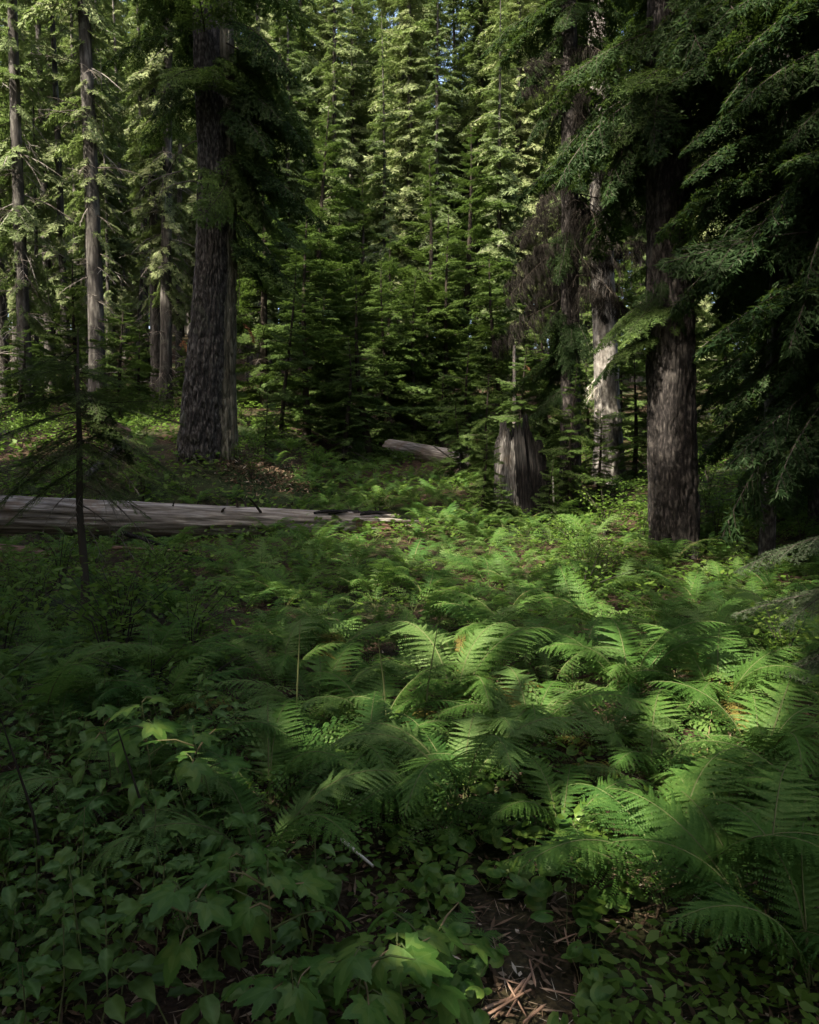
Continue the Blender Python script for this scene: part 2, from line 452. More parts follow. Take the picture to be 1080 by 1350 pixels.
def conifer(seed, H=26, r=.24, start=.2, Rc=2.2, nb=210, dead=26, upper=.15, lower=-.45, temps=FAR_T, droopy=0.0, below=.0, mats=None, seg=9, gapf=.12):
    """Returns trunk mesh and crown mesh of one tall conifer."""
    rg = np.random.default_rng(seed)
    path = trunk_path(H, 16, (rg.normal(0, .008), rg.normal(0, .008)), .07, rg)
    t = np.linspace(0, 1, 16)
    rad = r * ((1 - t) ** .85 * .95 + .03) * (1 + .22 * np.exp(-t * H / .5))
    v, f = tube(path, rad, seg)
    th = np.arctan2(v[:, 1], v[:, 0])
    gt = Geo(); gt.add(v, f, 0, True)
    g = Geo()
    h = start + (1 - start) * (np.arange(nb) + rg.random(nb)) / nb
    h = h ** (1.05)
    az = np.arange(nb) * 2.39996 + rg.normal(0, .5, nb)
    clump = .75 + .5 * vnoise(np.cos(az) * 1.3 + seed, np.sin(az) * 1.3, h * H * .35)
    rel = np.clip((h - start) / (1 - start), 0, 1)
    Lb = Rc * (np.minimum(1, .45 + rel * 2.2) * (1 - rel) ** .7 + .08) * clump * rg.uniform(.75, 1.2, nb)
    keep = rg.random(nb) > gapf
    pit = lerp(lower, upper, rel) + rg.normal(0, .14, nb)
    which = rg.integers(0, len(temps), nb)
    px = np.interp(h, t, path[:, 0]); py = np.interp(h, t, path[:, 1])
    for k, tp in enumerate(temps):
        ii = np.where((which == k) & keep)[0]
        if not len(ii): continue
        Ms = np.array([rotz(az[i]) @ roty(-pit[i]) @ rotx(rg.normal(0, .25)) * Lb[i] for i in ii])
        Ts = np.stack([px[ii], py[ii], h[ii] * H], 1)
        inst(g, tp[0], tp[1], Ms, Ts, 0); inst(g, tp[2], tp[3], Ms, Ts, 1)
    if dead:
        hd = rg.uniform(.03, start + .2, dead); ad = rg.uniform(0, 2 * PI, dead)
        for k, tp in enumerate(DEAD_T):
            ii = np.arange(k, dead, len(DEAD_T))
            Ms = np.array([rotz(ad[i]) @ roty(rg.normal(.25, .25)) * rg.uniform(.5, 1.3) for i in ii])
            Ts = np.stack([np.interp(hd[ii], t, path[:, 0]), np.interp(hd[ii], t, path[:, 1]), hd[ii] * H], 1)
            inst(g, tp[0], tp[1], Ms, Ts, 1)
    return gt, g

# the far forest: a handful of crowns, each shared by several trees
TALL = []
for i, (H, r, st, Rc, nb) in enumerate([(27, .26, .10, 2.7, 400), (24, .22, .06, 2.4, 380), (30, .30, .14, 2.9, 420), (22, .18, .05, 2.1, 330), (26, .2, .2, 2.2, 300)]):
    gt, gc = conifer(300 + i, H, r, st, Rc, nb)
    TALL.append((gt.mesh('trunk', [M_BARKF]), gc.mesh('crown', [M_FAR, M_DEAD]), H))
# slim, mostly bare trees of the stand on the left
SLIM = []
for i, (H, r, st, Rc, nb) in enumerate([(24, .18, .16, 1.9, 190), (21, .15, .12, 1.7, 170), (25, .21, .2, 2.0, 190)]):
    gt, gc = conifer(340 + i, H, r, st, Rc, nb, dead=50, gapf=.3, lower=-.7)
    SLIM.append((gt.mesh('trunk', [M_BARKF]), gc.mesh('crown', [M_FAR, M_DEAD]), H))
# young firs with flat fans of needles down to the ground
YT = [far_template(160 + i, L=1.0, n2=11, sec=.5, ang=50, droop=d, hang=.25, noise=.45, tert=3, ln=.08, wd=.032, sp=.04, fan=.2) for i, d in enumerate((.2, .5, -.1, .35, .7))]
YOUNG = []
for i, (H, Rc, nb) in enumerate([(5.5, 1.6, 120), (4.0, 1.4, 90), (7.5, 1.8, 150)]):
    gt, gc = conifer(360 + i, H, .05 + .008 * H, .05, Rc, nb, dead=8, upper=.4, lower=-.25 + .1 * i, temps=YT, gapf=.22)
    YOUNG.append((gt.mesh('trunk', [M_TWIG]), gc.mesh('crown', [M_FIR, M_TWIG]), H))

def plant_tree(proto, name, p, sc, label, group, rz=None, cat='tree', lean=None):
    t = thing(name, label, cat, tuple(p), rng.uniform(0, 2 * PI) if rz is None else rz, group)
    t.scale = (sc, sc, sc)
    if lean is not None: t.rotation_euler = (lean[0], lean[1], t.rotation_euler[2])
    obj('trunk', proto[0], t); obj('crown', proto[1], t)
    return t

ORD = ['', 'second ', 'third ', 'fourth ', 'fifth ', 'sixth ', 'seventh ', 'eighth ', 'ninth ', 'tenth ', 'eleventh ', 'twelfth ', 'thirteenth ', 'fourteenth ', 'fifteenth ', 'sixteenth ', 'seventeenth ', 'eighteenth ', 'nineteenth ', 'twentieth ']

ROWS = ['nearest row', 'second row', 'third row', 'fourth row', 'fifth row', 'sixth row']
def ordered(items, ukey, ykey, most=9):
    """Sort the members of a zone into rows by distance and from left to right; yields (item, words that single it out)."""
    items = sorted(items, key=ykey); nr = max(1, math.ceil(len(items) / most)); size = math.ceil(len(items) / nr)
    for r in range(nr):
        row = sorted(items[r * size:(r + 1) * size], key=ukey)
        for i, it in enumerate(row):
            w = 'leftmost' if i == 0 else ('rightmost' if i == len(row) - 1 else ORD[i] + 'from left')
            if len(row) == 1: w = 'single one' if nr == 1 else ''
            yield it, ', '.join(x for x in ((ROWS[r] if nr > 1 else ''), w) if x)
def zone_far(u):
    for lim, s in ((230, 'behind the slim bare trunks'), (330, 'behind the old fused trunk'), (450, 'just right of the old fused trunk'), (560, 'above the far pale log'),
                   (660, 'between far log and stump'), (745, 'straight behind the broken stump'), (850, 'behind the hanging dead branches'), (940, 'behind the right fir trunk'), (9999, 'behind the dark right spruce')):
        if u < lim: return s

def far_forest():
    pts = []
    rg = np.random.default_rng(21)
    tries = 0
    pts = [on_ground(u, y) for u, y in ((628, 46), (655, 52), (600, 50), (560, 47), (672, 43), (462, 47), (474, 53), (486, 60), (452, 60), (440, 50), (505, 52), (405, 48), (420, 56), (392, 60), (412, 66))]
    while len(pts) < 168 and tries < 20000:
        tries += 1
        y = 24.5 + 70 * rg.random() ** 1.35
        u = rg.uniform(-80, 1160)
        p = on_ground(u, y)
        if u < 250 and y < 26.5: continue
        if 380 < u < 640 and y < 30: continue
        if all((q[0] - p[0]) ** 2 + (q[1] - p[1]) ** 2 > (2.1 if y < 45 else 2.6) ** 2 for q in pts): pts.append(p)
    zones = {}
    for p in pts: zones.setdefault(zone_far(pix(p)[0]), []).append(p)
    for z, ps in zones.items():
        for p, w in ordered(ps, lambda q: pix(q)[0], lambda q: q[1]):
            k = int(rg.integers(0, len(TALL)))
            lab = 'tall conifer ' + z + ', ' + w
            plant_tree(TALL[k], 'conifer', p - np.array([0, 0, .15]), rg.uniform(.85, 1.15) * float(np.interp(p[1], [24, 29, 34, 42, 95], [.42, .55, .85, 1.1, 1.35])), lab, 'tall conifers on the far slope')
far_forest()

# slim trunks of the stand on the left (photograph columns, distances, relative girth)
slim = [(6, 23, 1.1), (36, 21, 1.25), (66, 25, .8), (90, 23.5, .8), (104, 27, .85), (130, 20.5, 1.1), (148, 30, .9), (178, 26, .55), (207, 22, .75), (219, 21.5, 1.0), (330, 27, .8), (345, 31, .9), (-30, 22, 1.1), (165, 33, .9), (55, 31, 1.0), (22, 27, .8), (48, 23.5, .55), (78, 29, .7), (118, 25, .6), (142, 24, .5), (192, 29, .7), (236, 27, .7), (10, 31, .8)]
names_s = ['at the very edge of the stand left of the thick pair', 'thickest slim trunk of the stand above the log', 'thin trunk just right of the thickest slim one', 'thin pale trunk fourth from the stand edge',
           'thin trunk touching the pale one, fifth from the edge', 'stout dark trunk straight behind the sapling top', 'far thin trunk right of the sapling top', 'short leaning pole trunk left of the old fused trunk',
           'narrow dark trunk of the close pair beside the old tree', 'grey trunk of the close pair beside the old tree', 'slim trunk peeping past the old fused trunk', 'far slim trunk right of the old fused trunk',
           'slim trunk at the outer side of the stand', 'farthest trunk seen between sapling and close pair', 'farthest trunk seen behind the thickest slim one', 'second thin one behind the stand edge', 'pole-thin trunk between the thickest and the next', 'thin far trunk left of the pale fourth one', 'pole-thin trunk close left of the stout dark one', 'pole-thin trunk close right of the stout dark one', 'thin far trunk left of the close pair', 'thin far trunk touching the old fused trunk on its left', 'far trunk at the very edge, behind the outermost']
for i, ((u, y, s), nm) in enumerate(zip(slim, names_s)):
    p = on_ground(u, y)
    lab = 'slim conifer, ' + nm
    plant_tree(SLIM[i % 3], 'conifer', p - np.array([0, 0, .2]), s, lab, 'slim bare conifers of the left stand', lean=(rng.normal(0, .015), .1 if i == 7 else rng.normal(0, .012)))

# young firs (photograph column, distance, scale, kind)
yfir = [(490, 20.5, .9, 0, 'dark young fir standing left of the far pale log'), (455, 19, .8, 1, 'small young fir left of the fir by the far log'), (405, 20, .8, 2, 'young fir right of the litter bank, leaning over it'),
        (545, 23.5, .95, 0, 'young fir rising behind the far pale log'), (370, 18.5, .6, 2, 'low young fir on top of the litter bank'), (350, 16.5, .38, 1, 'tiny fir at the edge of the litter bank'), (590, 25, 1.0, 2, 'tall young fir behind the right end of the far log'),
        (440, 25, 1.0, 2, 'tall young fir behind the two firs left of the far log'), (520, 27, 1.1, 1, 'young fir far behind the pale log'), (640, 16.2, .5, 0, 'young fir hugging the left side of the stump'),
        (612, 17.5, .5, 1, 'low young fir left of the fir at the stump'), (690, 18.5, .58, 0, 'bright green young fir peeping over the stump'), (740, 19, .5, 1, 'young fir behind the right side of the stump'), (835, 17, .55, 0, 'young fir between pale trunk and right fir trunk'),
        (665, 24, .8, 2, 'young fir beside the thin white trunk'), (720, 25, .9, 0, 'young fir behind the pale trunk foot'), (560, 29, 1.1, 0, 'young fir deep in the gap above the far log'), (300, 19, .6, 0, 'young fir peeping out behind the old fused trunk'),
        (960, 20, .8, 0, 'young fir behind the dark right spruce'), (1050, 18, .8, 1, 'young fir right behind the dark spruce trunk'), (900, 22, .8, 2, 'young fir behind the right fir trunk'), (200, 24, .7, 1, 'young fir in front of the slim close pair'),
        (70, 26, .8, 2, 'young fir among the slim trunks'), (140, 28, .9, 0, 'young fir deep among the slim trunks'), (775, 22, .8, 1, 'young fir left of the pale trunk'), (672, 19.3, .5, 1, 'low fir in front of the thin white pole behind the stump'), (660, 13.1, .16, 0, 'small fir in front of the pale slab of the stump'), (636, 13.3, .42, 1, 'little fir whose boughs cover the left foot of the stump'), (724, 12.9, .24, 0, 'tiny fir in front of the dark right foot of the stump'), (752, 13.6, .52, 0, 'dark young fir between the stump and the hung conifer'), (788, 14.6, .5, 1, 'young fir before the pale trunk foot'), (560, 26, 1.25, 2, 'tall dark young fir in the gap above the far log'), (415, 23.5, 1.3, 2, 'tallest dark fir right of the old fused trunk'), (500, 24, 1.2, 0, 'bushy fir behind the left of the far log'), (350, 22, 1.1, 2, 'tall fir close right of the old fused trunk, far back'), (615, 28, 1.4, 2, 'tall fir far behind the stump left side'), (25, 19, .6, 1, 'young fir low at the edge of the slim stand'), (160, 18.5, .55, 0, 'young fir low before the slim stand'), (815, 24, 1.2, 2, 'tall fir behind the pale trunk'), (30, 22.5, .6, 0, 'young fir at the foot of the outermost slim trunks'), (60, 20, .45, 1, 'low bushy fir under the thickest slim trunk'), (100, 21.5, .6, 2, 'young fir before the thin fourth and fifth trunks'), (185, 20.5, .45, 0, 'young fir left of the close pair foot'), (240, 21, .5, 1, 'young fir half hidden behind the old trunk left side'), (425, 22, .7, 0, 'fir filling the dark gap left of the far log'), (470, 22.8, .6, 1, 'low fir filling the gap behind the far log left end'), (515, 23.2, .75, 2, 'fir straight behind the far log'), (575, 22.5, .6, 1, 'low fir behind the right end of the far log'), (620, 21, .6, 0, 'fir between the far log and the white pole'), (470, 32, 1.2, 2, 'tallest young fir far up the slope'), (618, 32, 1.1, 0, 'young fir far up the slope above the stump')]
for u, y, s, k, lab in yfir:
    p = on_ground(u, y)
    t = plant_tree(YOUNG[k], 'young_fir', p - np.array([0, 0, .05]), s, lab, 'young firs of the middle distance', lean=(rng.normal(0, .04), rng.normal(0, .04)))
    w = s * rng.uniform(.85, 1.35); t.scale = (w, w, s)

# ------------------------------------------------------------------ near branches with single needles
def near_branch(seed, L, needle=(.0055, .022, .0045), flat=True, leafm=M_FIR, **kw):
    rg = np.random.default_rng(seed)
    ax = branch_axes(rg, L=L, **kw)
    g = Geo(); v, f = needles(ax, rg, *needle, flat=flat); g.add(v, f, 0)
    wv, wf = wood(ax, .006 * L + .001, .003, 2 if kw.get('tert') else 1, 5); g.add(wv, wf, 1)
    return g.mesh('branch', [leafm, M_TWIG])
def bare_branch(seed, L, mat=M_DEAD, r0=.012, strands=0, slen=(.1, .4), **kw):
    rg = np.random.default_rng(seed)
    ax = branch_axes(rg, L=L, **kw)
    g = Geo(); wv, wf = wood(ax, r0, .004, 2, 4); g.add(wv, wf, 0)
    if strands:
        P = np.concatenate([a for a, l in ax]); ii = rg.integers(0, len(P), strands); b = P[ii]
        n = len(ii); ln = rg.uniform(slen[0], slen[1], (n, 1)); w = unit(rg.normal(0, 1, (n, 3)) * [1, 1, .1]) * rg.uniform(.0015, .005, (n, 1))
        off = rg.normal(0, .02, (n, 3)) * [1, 1, 0]
        m1 = b + np.concatenate([off[:, :2], -ln * .5], 1); m2 = b + np.concatenate([off[:, :2] * 1.6, -ln], 1)
        v = np.stack([b - w * .5, b + w * .5, m1 + w, m1 - w, m2 + w * .15, m2 - w * .15], 1).reshape(-1, 3)
        k = np.arange(n)[:, None] * 6
        g.add(v, np.concatenate([k + [0, 1, 2, 3], k + [3, 2, 4, 5]], 0), 1)
    return g.mesh('dead_branch', [mat, M_HANG])

NB_FIR = [near_branch(500 + i, 1.0, n2=13, sec=.48, ang=52, droop=d, hang=.15, tert=6, noise=.2, fan=.08) for i, d in enumerate((.25, .45, .1))]
NB_SPRUCE = [near_branch(520 + i, 1.6, (.010, .022, .005), False, M_DARK, n2=16, sec=.42, ang=52, droop=d, hang=h, tert=5, noise=.25, fan=.1) for i, (d, h) in enumerate(((.7, .9), (1.0, 1.1), (.5, .7), (.9, .5)))]
def thick_branch(seed, L, leafm, **kw):
    rg = np.random.default_rng(seed); ax = branch_axes(rg, L=L, **kw)
    g = Geo(); v, f = leaflets(ax, rg, .026, .08, .026); g.add(v, f, 0)
    wv, wf = wood(ax, .006 * L + .001, .004, 1, 4); g.add(wv, wf, 1)
    return g.mesh('branch', [leafm, M_TWIG])
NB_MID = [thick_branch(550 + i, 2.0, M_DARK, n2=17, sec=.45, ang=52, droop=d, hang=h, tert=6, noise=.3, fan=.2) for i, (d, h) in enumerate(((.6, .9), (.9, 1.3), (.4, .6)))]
NB_MIDF = [thick_branch(555 + i, 2.0, M_FIR, n2=17, sec=.45, ang=52, droop=d, hang=h, tert=6, noise=.3, fan=.2) for i, (d, h) in enumerate(((.5, .6), (.8, 1.0), (.3, .4)))]
NB_BOUGH = [near_branch(600 + i, 1.3, (.0045, .021, .0042), False, M_BOUGH, n2=15, sec=.44, ang=48, droop=d, hang=h, tert=6, noise=.2, fan=.12) for i, (d, h) in enumerate(((.35, .5), (.5, .7), (.2, .4)))]
NB_HANG = [bare_branch(560 + i, 2.2, M_TWIG, .018, 2300, (.05, .30), n2=13, sec=.5, ang=55, droop=d, hang=1.5, tert=3, noise=.8, fan=.6) for i, d in enumerate((.6, 1.0, .3))]
NB_DEAD = [bare_branch(570 + i, 1.3, M_DEAD, .016, 60, (.06, .3), n2=5, sec=.4, ang=45, droop=1.5, hang=.9, noise=.7) for i in range(3)]
NB_TWIGGY = [bare_branch(580 + i, .9, M_DEAD, .009, 0, n2=6, sec=.4, ang=45, droop=.9, hang=.7, noise=.6) for i in range(2)]

def hang_branch(me, tree, h, az, pitch, sc, off=(0, 0), roll=0.0, name=None):
    o = obj(name or me.name.split('.')[0], me, tree, (off[0], off[1], h))
    o.rotation_euler = Matrix(rotz(az) @ roty(-pitch) @ rotx(roll)).to_euler()
    o.scale = (sc, sc, sc)
    return o

def big_trunk(seed, path, rad, segs=120, rows=200, flare=.5, flare_h=.7, ridge=.05, rk=7, lobes=5):
    """Trunk with real bark ridges, buttressed foot."""
    rg = np.random.default_rng(seed)
    path = np.asarray(path, float); tt = np.linspace(0, 1, len(path)); t = np.linspace(0, 1, rows) ** 1.3
    p = np.stack([np.interp(t, tt, path[:, k]) for k in range(3)], 1)
    r = np.interp(t, tt, rad); h = p[:, 2] - p[0, 2]
    th = np.arange(segs) / segs * 2 * PI
    H, TH = np.meshgrid(h, th, indexing='ij')
    lob = 1 + flare * np.exp(-np.clip(H, 0, 99) / flare_h) * (.7 + .3 * np.cos(lobes * TH + seed)) + .03 * np.cos(3 * TH + 1)
    c, s = np.cos(TH), np.sin(TH)
    warp = .35 * fbm(c * 1.5 + seed, s * 1.5, H * .8, 2)
    rd = np.abs(fbm(c * rk + warp * 3, s * rk, H * 3.0 + seed, 3)) * 2
    pl = fbm(c * rk * 1.6, s * rk * 1.6 + 7, H * 7, 3) * 1.5
    RR = r[:, None] * lob * (1 + ridge * (1.2 - 2.2 * np.clip(1 - rd, 0, 1) ** 3) + ridge * .6 * pl)
    v = p[:, None, :] + np.stack([RR * c, RR * s, 0 * RR], -1)
    i = np.arange(rows - 1)[:, None] * segs; j = np.arange(segs)[None, :]; k = (j + 1) % segs
    f = np.stack([i + j, i + k, i + segs + k, i + segs + j], -1).reshape(-1, 4)
    g = Geo(); g.add(v.reshape(-1, 3), f, 0, True); return g

# --- old fused trunk on the left bank
b = on_ground(276, 15.0); b[2] -= .35
T = thing('old_conifer', 'massive old conifer with two fused trunks standing on the left bank above the log', 'tree', tuple(b))
D = b[1] / 1000.
def lx(u, v): return at(u, v, 15.0) - b
pth = [lx(262, 640), lx(270, 500), lx(280, 350), lx(281, 200), lx(273, 60), lx(268, -200), lx(262, -700)]
obj('trunk', big_trunk(3, pth, np.array([.42, .35, .29, .26, .235, .19, .1]), 150, 260, .14, 1.0, .085, 7).mesh('trunk', [M_BARK]), T)
pth2 = [lx(292, 640) + [0, .12, 0], lx(292, 500) + [0, .12, 0], lx(296, 350) + [0, .1, 0], lx(297, 200) + [0, .1, 0], lx(295, 60) + [0, .1, 0], lx(295, -200) + [0, .1, 0]]
obj('stem', big_trunk(5, pth2, np.array([.28, .22, .19, .17, .15, .1]), 100, 200, .10, .8, .12, 6).mesh('stem', [M_BARK2]), T)
rg = np.random.default_rng(31)
for i in range(80):
    h = rg.uniform(7.2, 17); az = rg.uniform(0, 2 * PI); px_ = np.interp(h, [q[2] for q in pth], [q[0] for q in pth])
    hang_branch((NB_MID + NB_MIDF)[i % 6], T, h, az, rg.normal(-.25, .2), rg.uniform(.7, 1.3), (px_, 0), rg.normal(0, .3))
for (u, v, az, pt, s) in [(300, 200, -.5, -.6, .9), (305, 170, .2, -.5, 1.0), (300, 140, -.8, -.5, 1.0), (300, 105, -.2, -.3, 1.1), (302, 235, -.3, -.7, .55), (300, 60, .3, -.3, 1.2), (300, 30, -.6, -.3, 1.2), (262, 100, -2.2, -.4, .8), (262, 40, -2.7, -.3, 1.0), (275, 215, -1.5, -.6, .3), (290, 240, -1.2, -.8, .3)]:
    q = lx(u, v); hang_branch((NB_MID + NB_MIDF)[rg.integers(0, 6)], T, q[2], az, pt, s, (q[0], q[1] - .1))
for i in range(20):
    q = lx(300, rg.uniform(20, 330)); hang_branch((NB_MID + NB_MIDF)[i % 6], T, q[2], rg.normal(-.1, .6), rg.normal(-.45, .2), rg.uniform(.6, 1.15), (q[0], q[1]), rg.normal(0, .3))
for (u, v, az, pt, s) in [(262, 185, PI - .2, .1, 1.0), (262, 228, PI + .3, .25, .95), (264, 240, PI + .5, .1, .8), (300, 330, .3, -.4, .7), (305, 350, -.2, -.6, .8)]:
    q = lx(u, v); hang_branch(NB_DEAD[rg.integers(0, 3)], T, q[2], az, pt, s, (q[0], q[1]))

# --- fir with the sunlit flank on the right
b = on_ground(888, 11.0); b[2] -= .25
T = thing('fir_tree', 'tall dark fir on the right with a patch of sun on its trunk', 'tree', tuple(b))
def lx(u, v): return at(u, v, 11.0) - b
pth = [lx(893, 775), lx(889, 720), lx(885, 600), lx(883, 450), lx(881, 250), lx(880, 50), lx(880, -300), lx(880, -900)]
obj('trunk', big_trunk(11, pth, np.array([.36, .33, .32, .31, .29, .27, .22, .06]), 140, 220, .22, .45, .075, 7, 4).mesh('trunk', [M_BARKR]), T)
rg = np.random.default_rng(33)
for i in range(95):
    h = rg.uniform(6.3, 16); az = rg.uniform(0, 2 * PI)
    hang_branch(NB_MID[i % 3] if i % 4 else NB_MIDF[i % 3], T, h, az, rg.normal(-.3, .2), rg.uniform(.8, 1.4), (-.08, 0), rg.normal(0, .3))
for i in range(10):
    q = lx(878, rg.uniform(320, 440)); hang_branch(NB_MID[i % 3], T, q[2], rg.choice([PI, PI + .7, -.4, -1.0]) + rg.normal(0, .3), rg.normal(-.4, .2), rg.uniform(.25, .5), (q[0], q[1]), rg.normal(0, .3))
for (u, v, az, pt, s) in [(870, 395, PI + .2, -.15, .62), (872, 400, PI + .9, -.25, .6), (868, 430, PI - .2, -.3, .6), (895, 400, -.4, -.3, .5), (885, 410, -1.6, -.5, .28), (890, 545, -1.2, -.7, .2), (900, 470, -.5, -.4, .35), (872, 440, PI + .5, -.2, .55), (880, 90, -2, -.3, 1.1), (870, 120, PI + .3, -.3, 1.1)]:
    q = lx(u, v); hang_branch((NB_MID + NB_MIDF)[rg.integers(0, 6)], T, q[2], az, pt, s, (q[0], q[1]))

# --- tree with dead, lichen-hung branches
b = on_ground(752, 14.5); b[2] -= .2
T = thing('dead_branched_conifer', 'conifer behind the stump smothered in brown dead drooping branches', 'tree', tuple(b))
def lx(u, v): return at(u, v, 14.5) - b
pth = [lx(752, 690), lx(752, 480), lx(751, 250), lx(750, 50), lx(748, -300), lx(748, -800)]
obj('trunk', big_trunk(17, pth, np.array([.21, .17, .15, .14, .11, .03]), 80, 120, .25, .5, .04, 6).mesh('trunk', [M_BARKR]), T)
rg = np.random.default_rng(35)
for i in range(36):
    q = lx(752, rg.uniform(40, 560) if i % 3 else rg.uniform(400, 570)); hang_branch(NB_MID[i % 3], T, q[2], rg.uniform(0, 2 * PI), rg.normal(-.5, .2), rg.uniform(.4, .75), (q[0], q[1]), rg.normal(0, .3))
for i in range(30):
    v = rg.uniform(60, 400); q = lx(752, v)
    az = rg.choice([PI, PI + .6, PI - .6, 0, .6, -.6, -1.4]) + rg.normal(0, .3)
    hang_branch(NB_HANG[i % 3], T, q[2], az, rg.normal(-.3, .2), rg.uniform(.45, .9), (q[0], q[1]), rg.normal(0, .3))
for i in range(36):
    h = rg.uniform(8.5, 17); hang_branch(NB_MID[i % 3], T, h, rg.uniform(0, 2 * PI), rg.normal(-.3, .2), rg.uniform(.6, 1.15), (0, 0), rg.normal(0, .3))

# --- pale sunlit trunk with a skirt of bleached twigs
b = on_ground(800, 17.5); b[2] -= .2
T = thing('pale_conifer', 'pale barked conifer between stump and right fir, bleached dead twigs round its foot', 'tree', tuple(b))
def lx(u, v): return at(u, v, 17.5) - b
pth = [lx(803, 640), lx(800, 520), lx(795, 380), lx(790, 200), lx(786, 0), lx(780, -400)]
obj('trunk', big_trunk(19, pth, np.array([.33, .27, .25, .22, .2, .06]), 80, 140, .35, .7, .04, 6).mesh('trunk', [M_BARKP]), T)
gsk = [bare_branch(590 + i, .9, M_PALEDEAD, .014, 0, n2=9, sec=.5, ang=40, droop=.6, hang=.9, noise=.5, tert=3) for i in range(2)]
rg = np.random.default_rng(37)
for i in range(16):
    q = lx(795, rg.uniform(480, 545)); hang_branch(gsk[i % 2], T, q[2], rg.uniform(-PI, 0), rg.uniform(-1.3, -.5), rg.uniform(.6, 1.1), (q[0], 0))
for i in range(34):
    h = rg.uniform(5, 15); hang_branch(NB_MIDF[i % 3], T, h, rg.uniform(0, 2 * PI), rg.normal(-.3, .2), rg.uniform(.5, 1.0), (0, 0), rg.normal(0, .3))

# --- dark spruces on the right
def spruce(u, y, r, H, label, hs, n, seed, scl, mats, aim=None, lean=0.0):
    b = on_ground(u, y); b[2] -= .1
    T = thing('spruce', label, 'tree', tuple(b), 0, 'dark spruces on the right')
    obj('trunk', big_trunk(seed, [(0, 0, -.1), (lean * .3, 0, H * .3), (lean, 0, H)], np.array([r, r * .8, r * .1]), 40, 60, .2, .4, .04, 5).mesh('trunk', [M_BARK]), T)
    rg = np.random.default_rng(seed)
    for i in range(n):
        h = hs[0] + (hs[1] - hs[0]) * (i + rg.random()) / n
        az = i * 2.4 + rg.normal(0, .4) if aim is None or i % 3 == 0 else aim + rg.normal(0, .8)
        k = 1 - .75 * (h / H)
        hang_branch(mats[i % len(mats)], T, h, az, rg.normal(-.3, .18), scl * k * rg.uniform(.75, 1.2), (lean * h / H, 0), rg.normal(0, .25))
    return T
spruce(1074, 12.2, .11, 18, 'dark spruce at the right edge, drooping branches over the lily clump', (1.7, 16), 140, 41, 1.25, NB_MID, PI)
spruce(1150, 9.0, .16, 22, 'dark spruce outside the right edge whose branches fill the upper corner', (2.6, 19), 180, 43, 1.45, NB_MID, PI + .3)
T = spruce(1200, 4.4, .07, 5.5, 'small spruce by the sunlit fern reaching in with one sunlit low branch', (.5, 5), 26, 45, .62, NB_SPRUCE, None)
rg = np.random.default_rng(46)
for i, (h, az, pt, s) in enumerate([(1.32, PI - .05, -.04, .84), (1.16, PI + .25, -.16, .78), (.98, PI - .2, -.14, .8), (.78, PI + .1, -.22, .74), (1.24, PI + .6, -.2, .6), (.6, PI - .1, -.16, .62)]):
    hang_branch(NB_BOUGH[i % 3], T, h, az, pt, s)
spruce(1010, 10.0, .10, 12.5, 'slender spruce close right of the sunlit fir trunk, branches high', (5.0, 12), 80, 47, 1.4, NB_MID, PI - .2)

# --- sapling in front of the log
b = on_ground(113, 6.9)
T = thing('fir_sapling', 'slender fir sapling with flat drooping branches in front of the log', 'tree', tuple(b))
spth = [(0, 0, -.05), (.01, 0, .5), (-.02, 0, 1.1), (.0, 0, 1.8), (.0, 0, 2.3), (.02, 0, 2.75)]
obj('trunk', big_trunk(51, spth, np.array([.045, .036, .03, .024, .016, .005]), 20, 60, .3, .1, .03, 3).mesh('trunk', [M_TWIG]), T)
rg = np.random.default_rng(52)
for (h, az, pt, s) in [(2.1, .1, -.12, .95), (2.15, PI, -.05, .9), (2.0, PI + .6, -.2, .9), (2.0, -.5, -.2, .9), (1.85, .4, -.25, 1.0), (1.8, PI - .4, -.3, .95), (1.75, -1.3, -.2, .7), (1.75, -.2, -.35, 1.0), (1.65, PI + .25, -.4, 1.0), (1.6, -.7, -.3, .8),
                        (2.3, .6, .1, .6), (2.35, PI - .3, .1, .6), (2.4, -1.5, .1, .45), (2.55, .2, .3, .35), (2.55, PI + .4, .3, .35), (2.65, 2, .5, .25), (2.65, -1, .5, .25), (1.5, PI + .6, -.5, .8), (1.45, .1, -.5, .75), (2.2, 1.6, -.1, .8), (1.9, 1.9, -.1, .8)]:
    hang_branch(NB_FIR[rg.integers(0, 3)], T, h, az, pt, s)
for i in range(3):
    h = rg.uniform(1.9, 2.45); hang_branch((NB_MID[0], NB_MIDF[2], NB_MIDF[1])[i % 3], T, h, i * 2.4 + rg.normal(0, .5), rg.normal(-.1, .3), rg.uniform(.2, .34) * (1.45 - .7 * (h - 1.75)), (0, 0), rg.normal(0, .6))
for i in range(14):
    h = rg.uniform(1.5, 2.6); hang_branch(NB_FIR[i % 3], T, h, i * 2.4 + 1 + rg.normal(0, .5), rg.normal(-.1, .25), rg.uniform(.4, 1.0), (0, 0), rg.normal(0, .5))
for (h, az, pt, s) in [(1.75, -.25, -.3, .9), (1.55, -.5, -.5, 1.0), (1.35, .2, -.4, 1.0), (1.3, PI + .3, -.4, .6), (1.1, PI - .2, -.5, .5), (1.15, -.1, -.4, .8), (1.0, -.6, -.6, .7), (1.25, -1.5, -.5, .5), (.9, PI - .6, -.5, .4)]:
    hang_branch(NB_TWIGGY[rg.integers(0, 2)], T, h, az, pt, s)

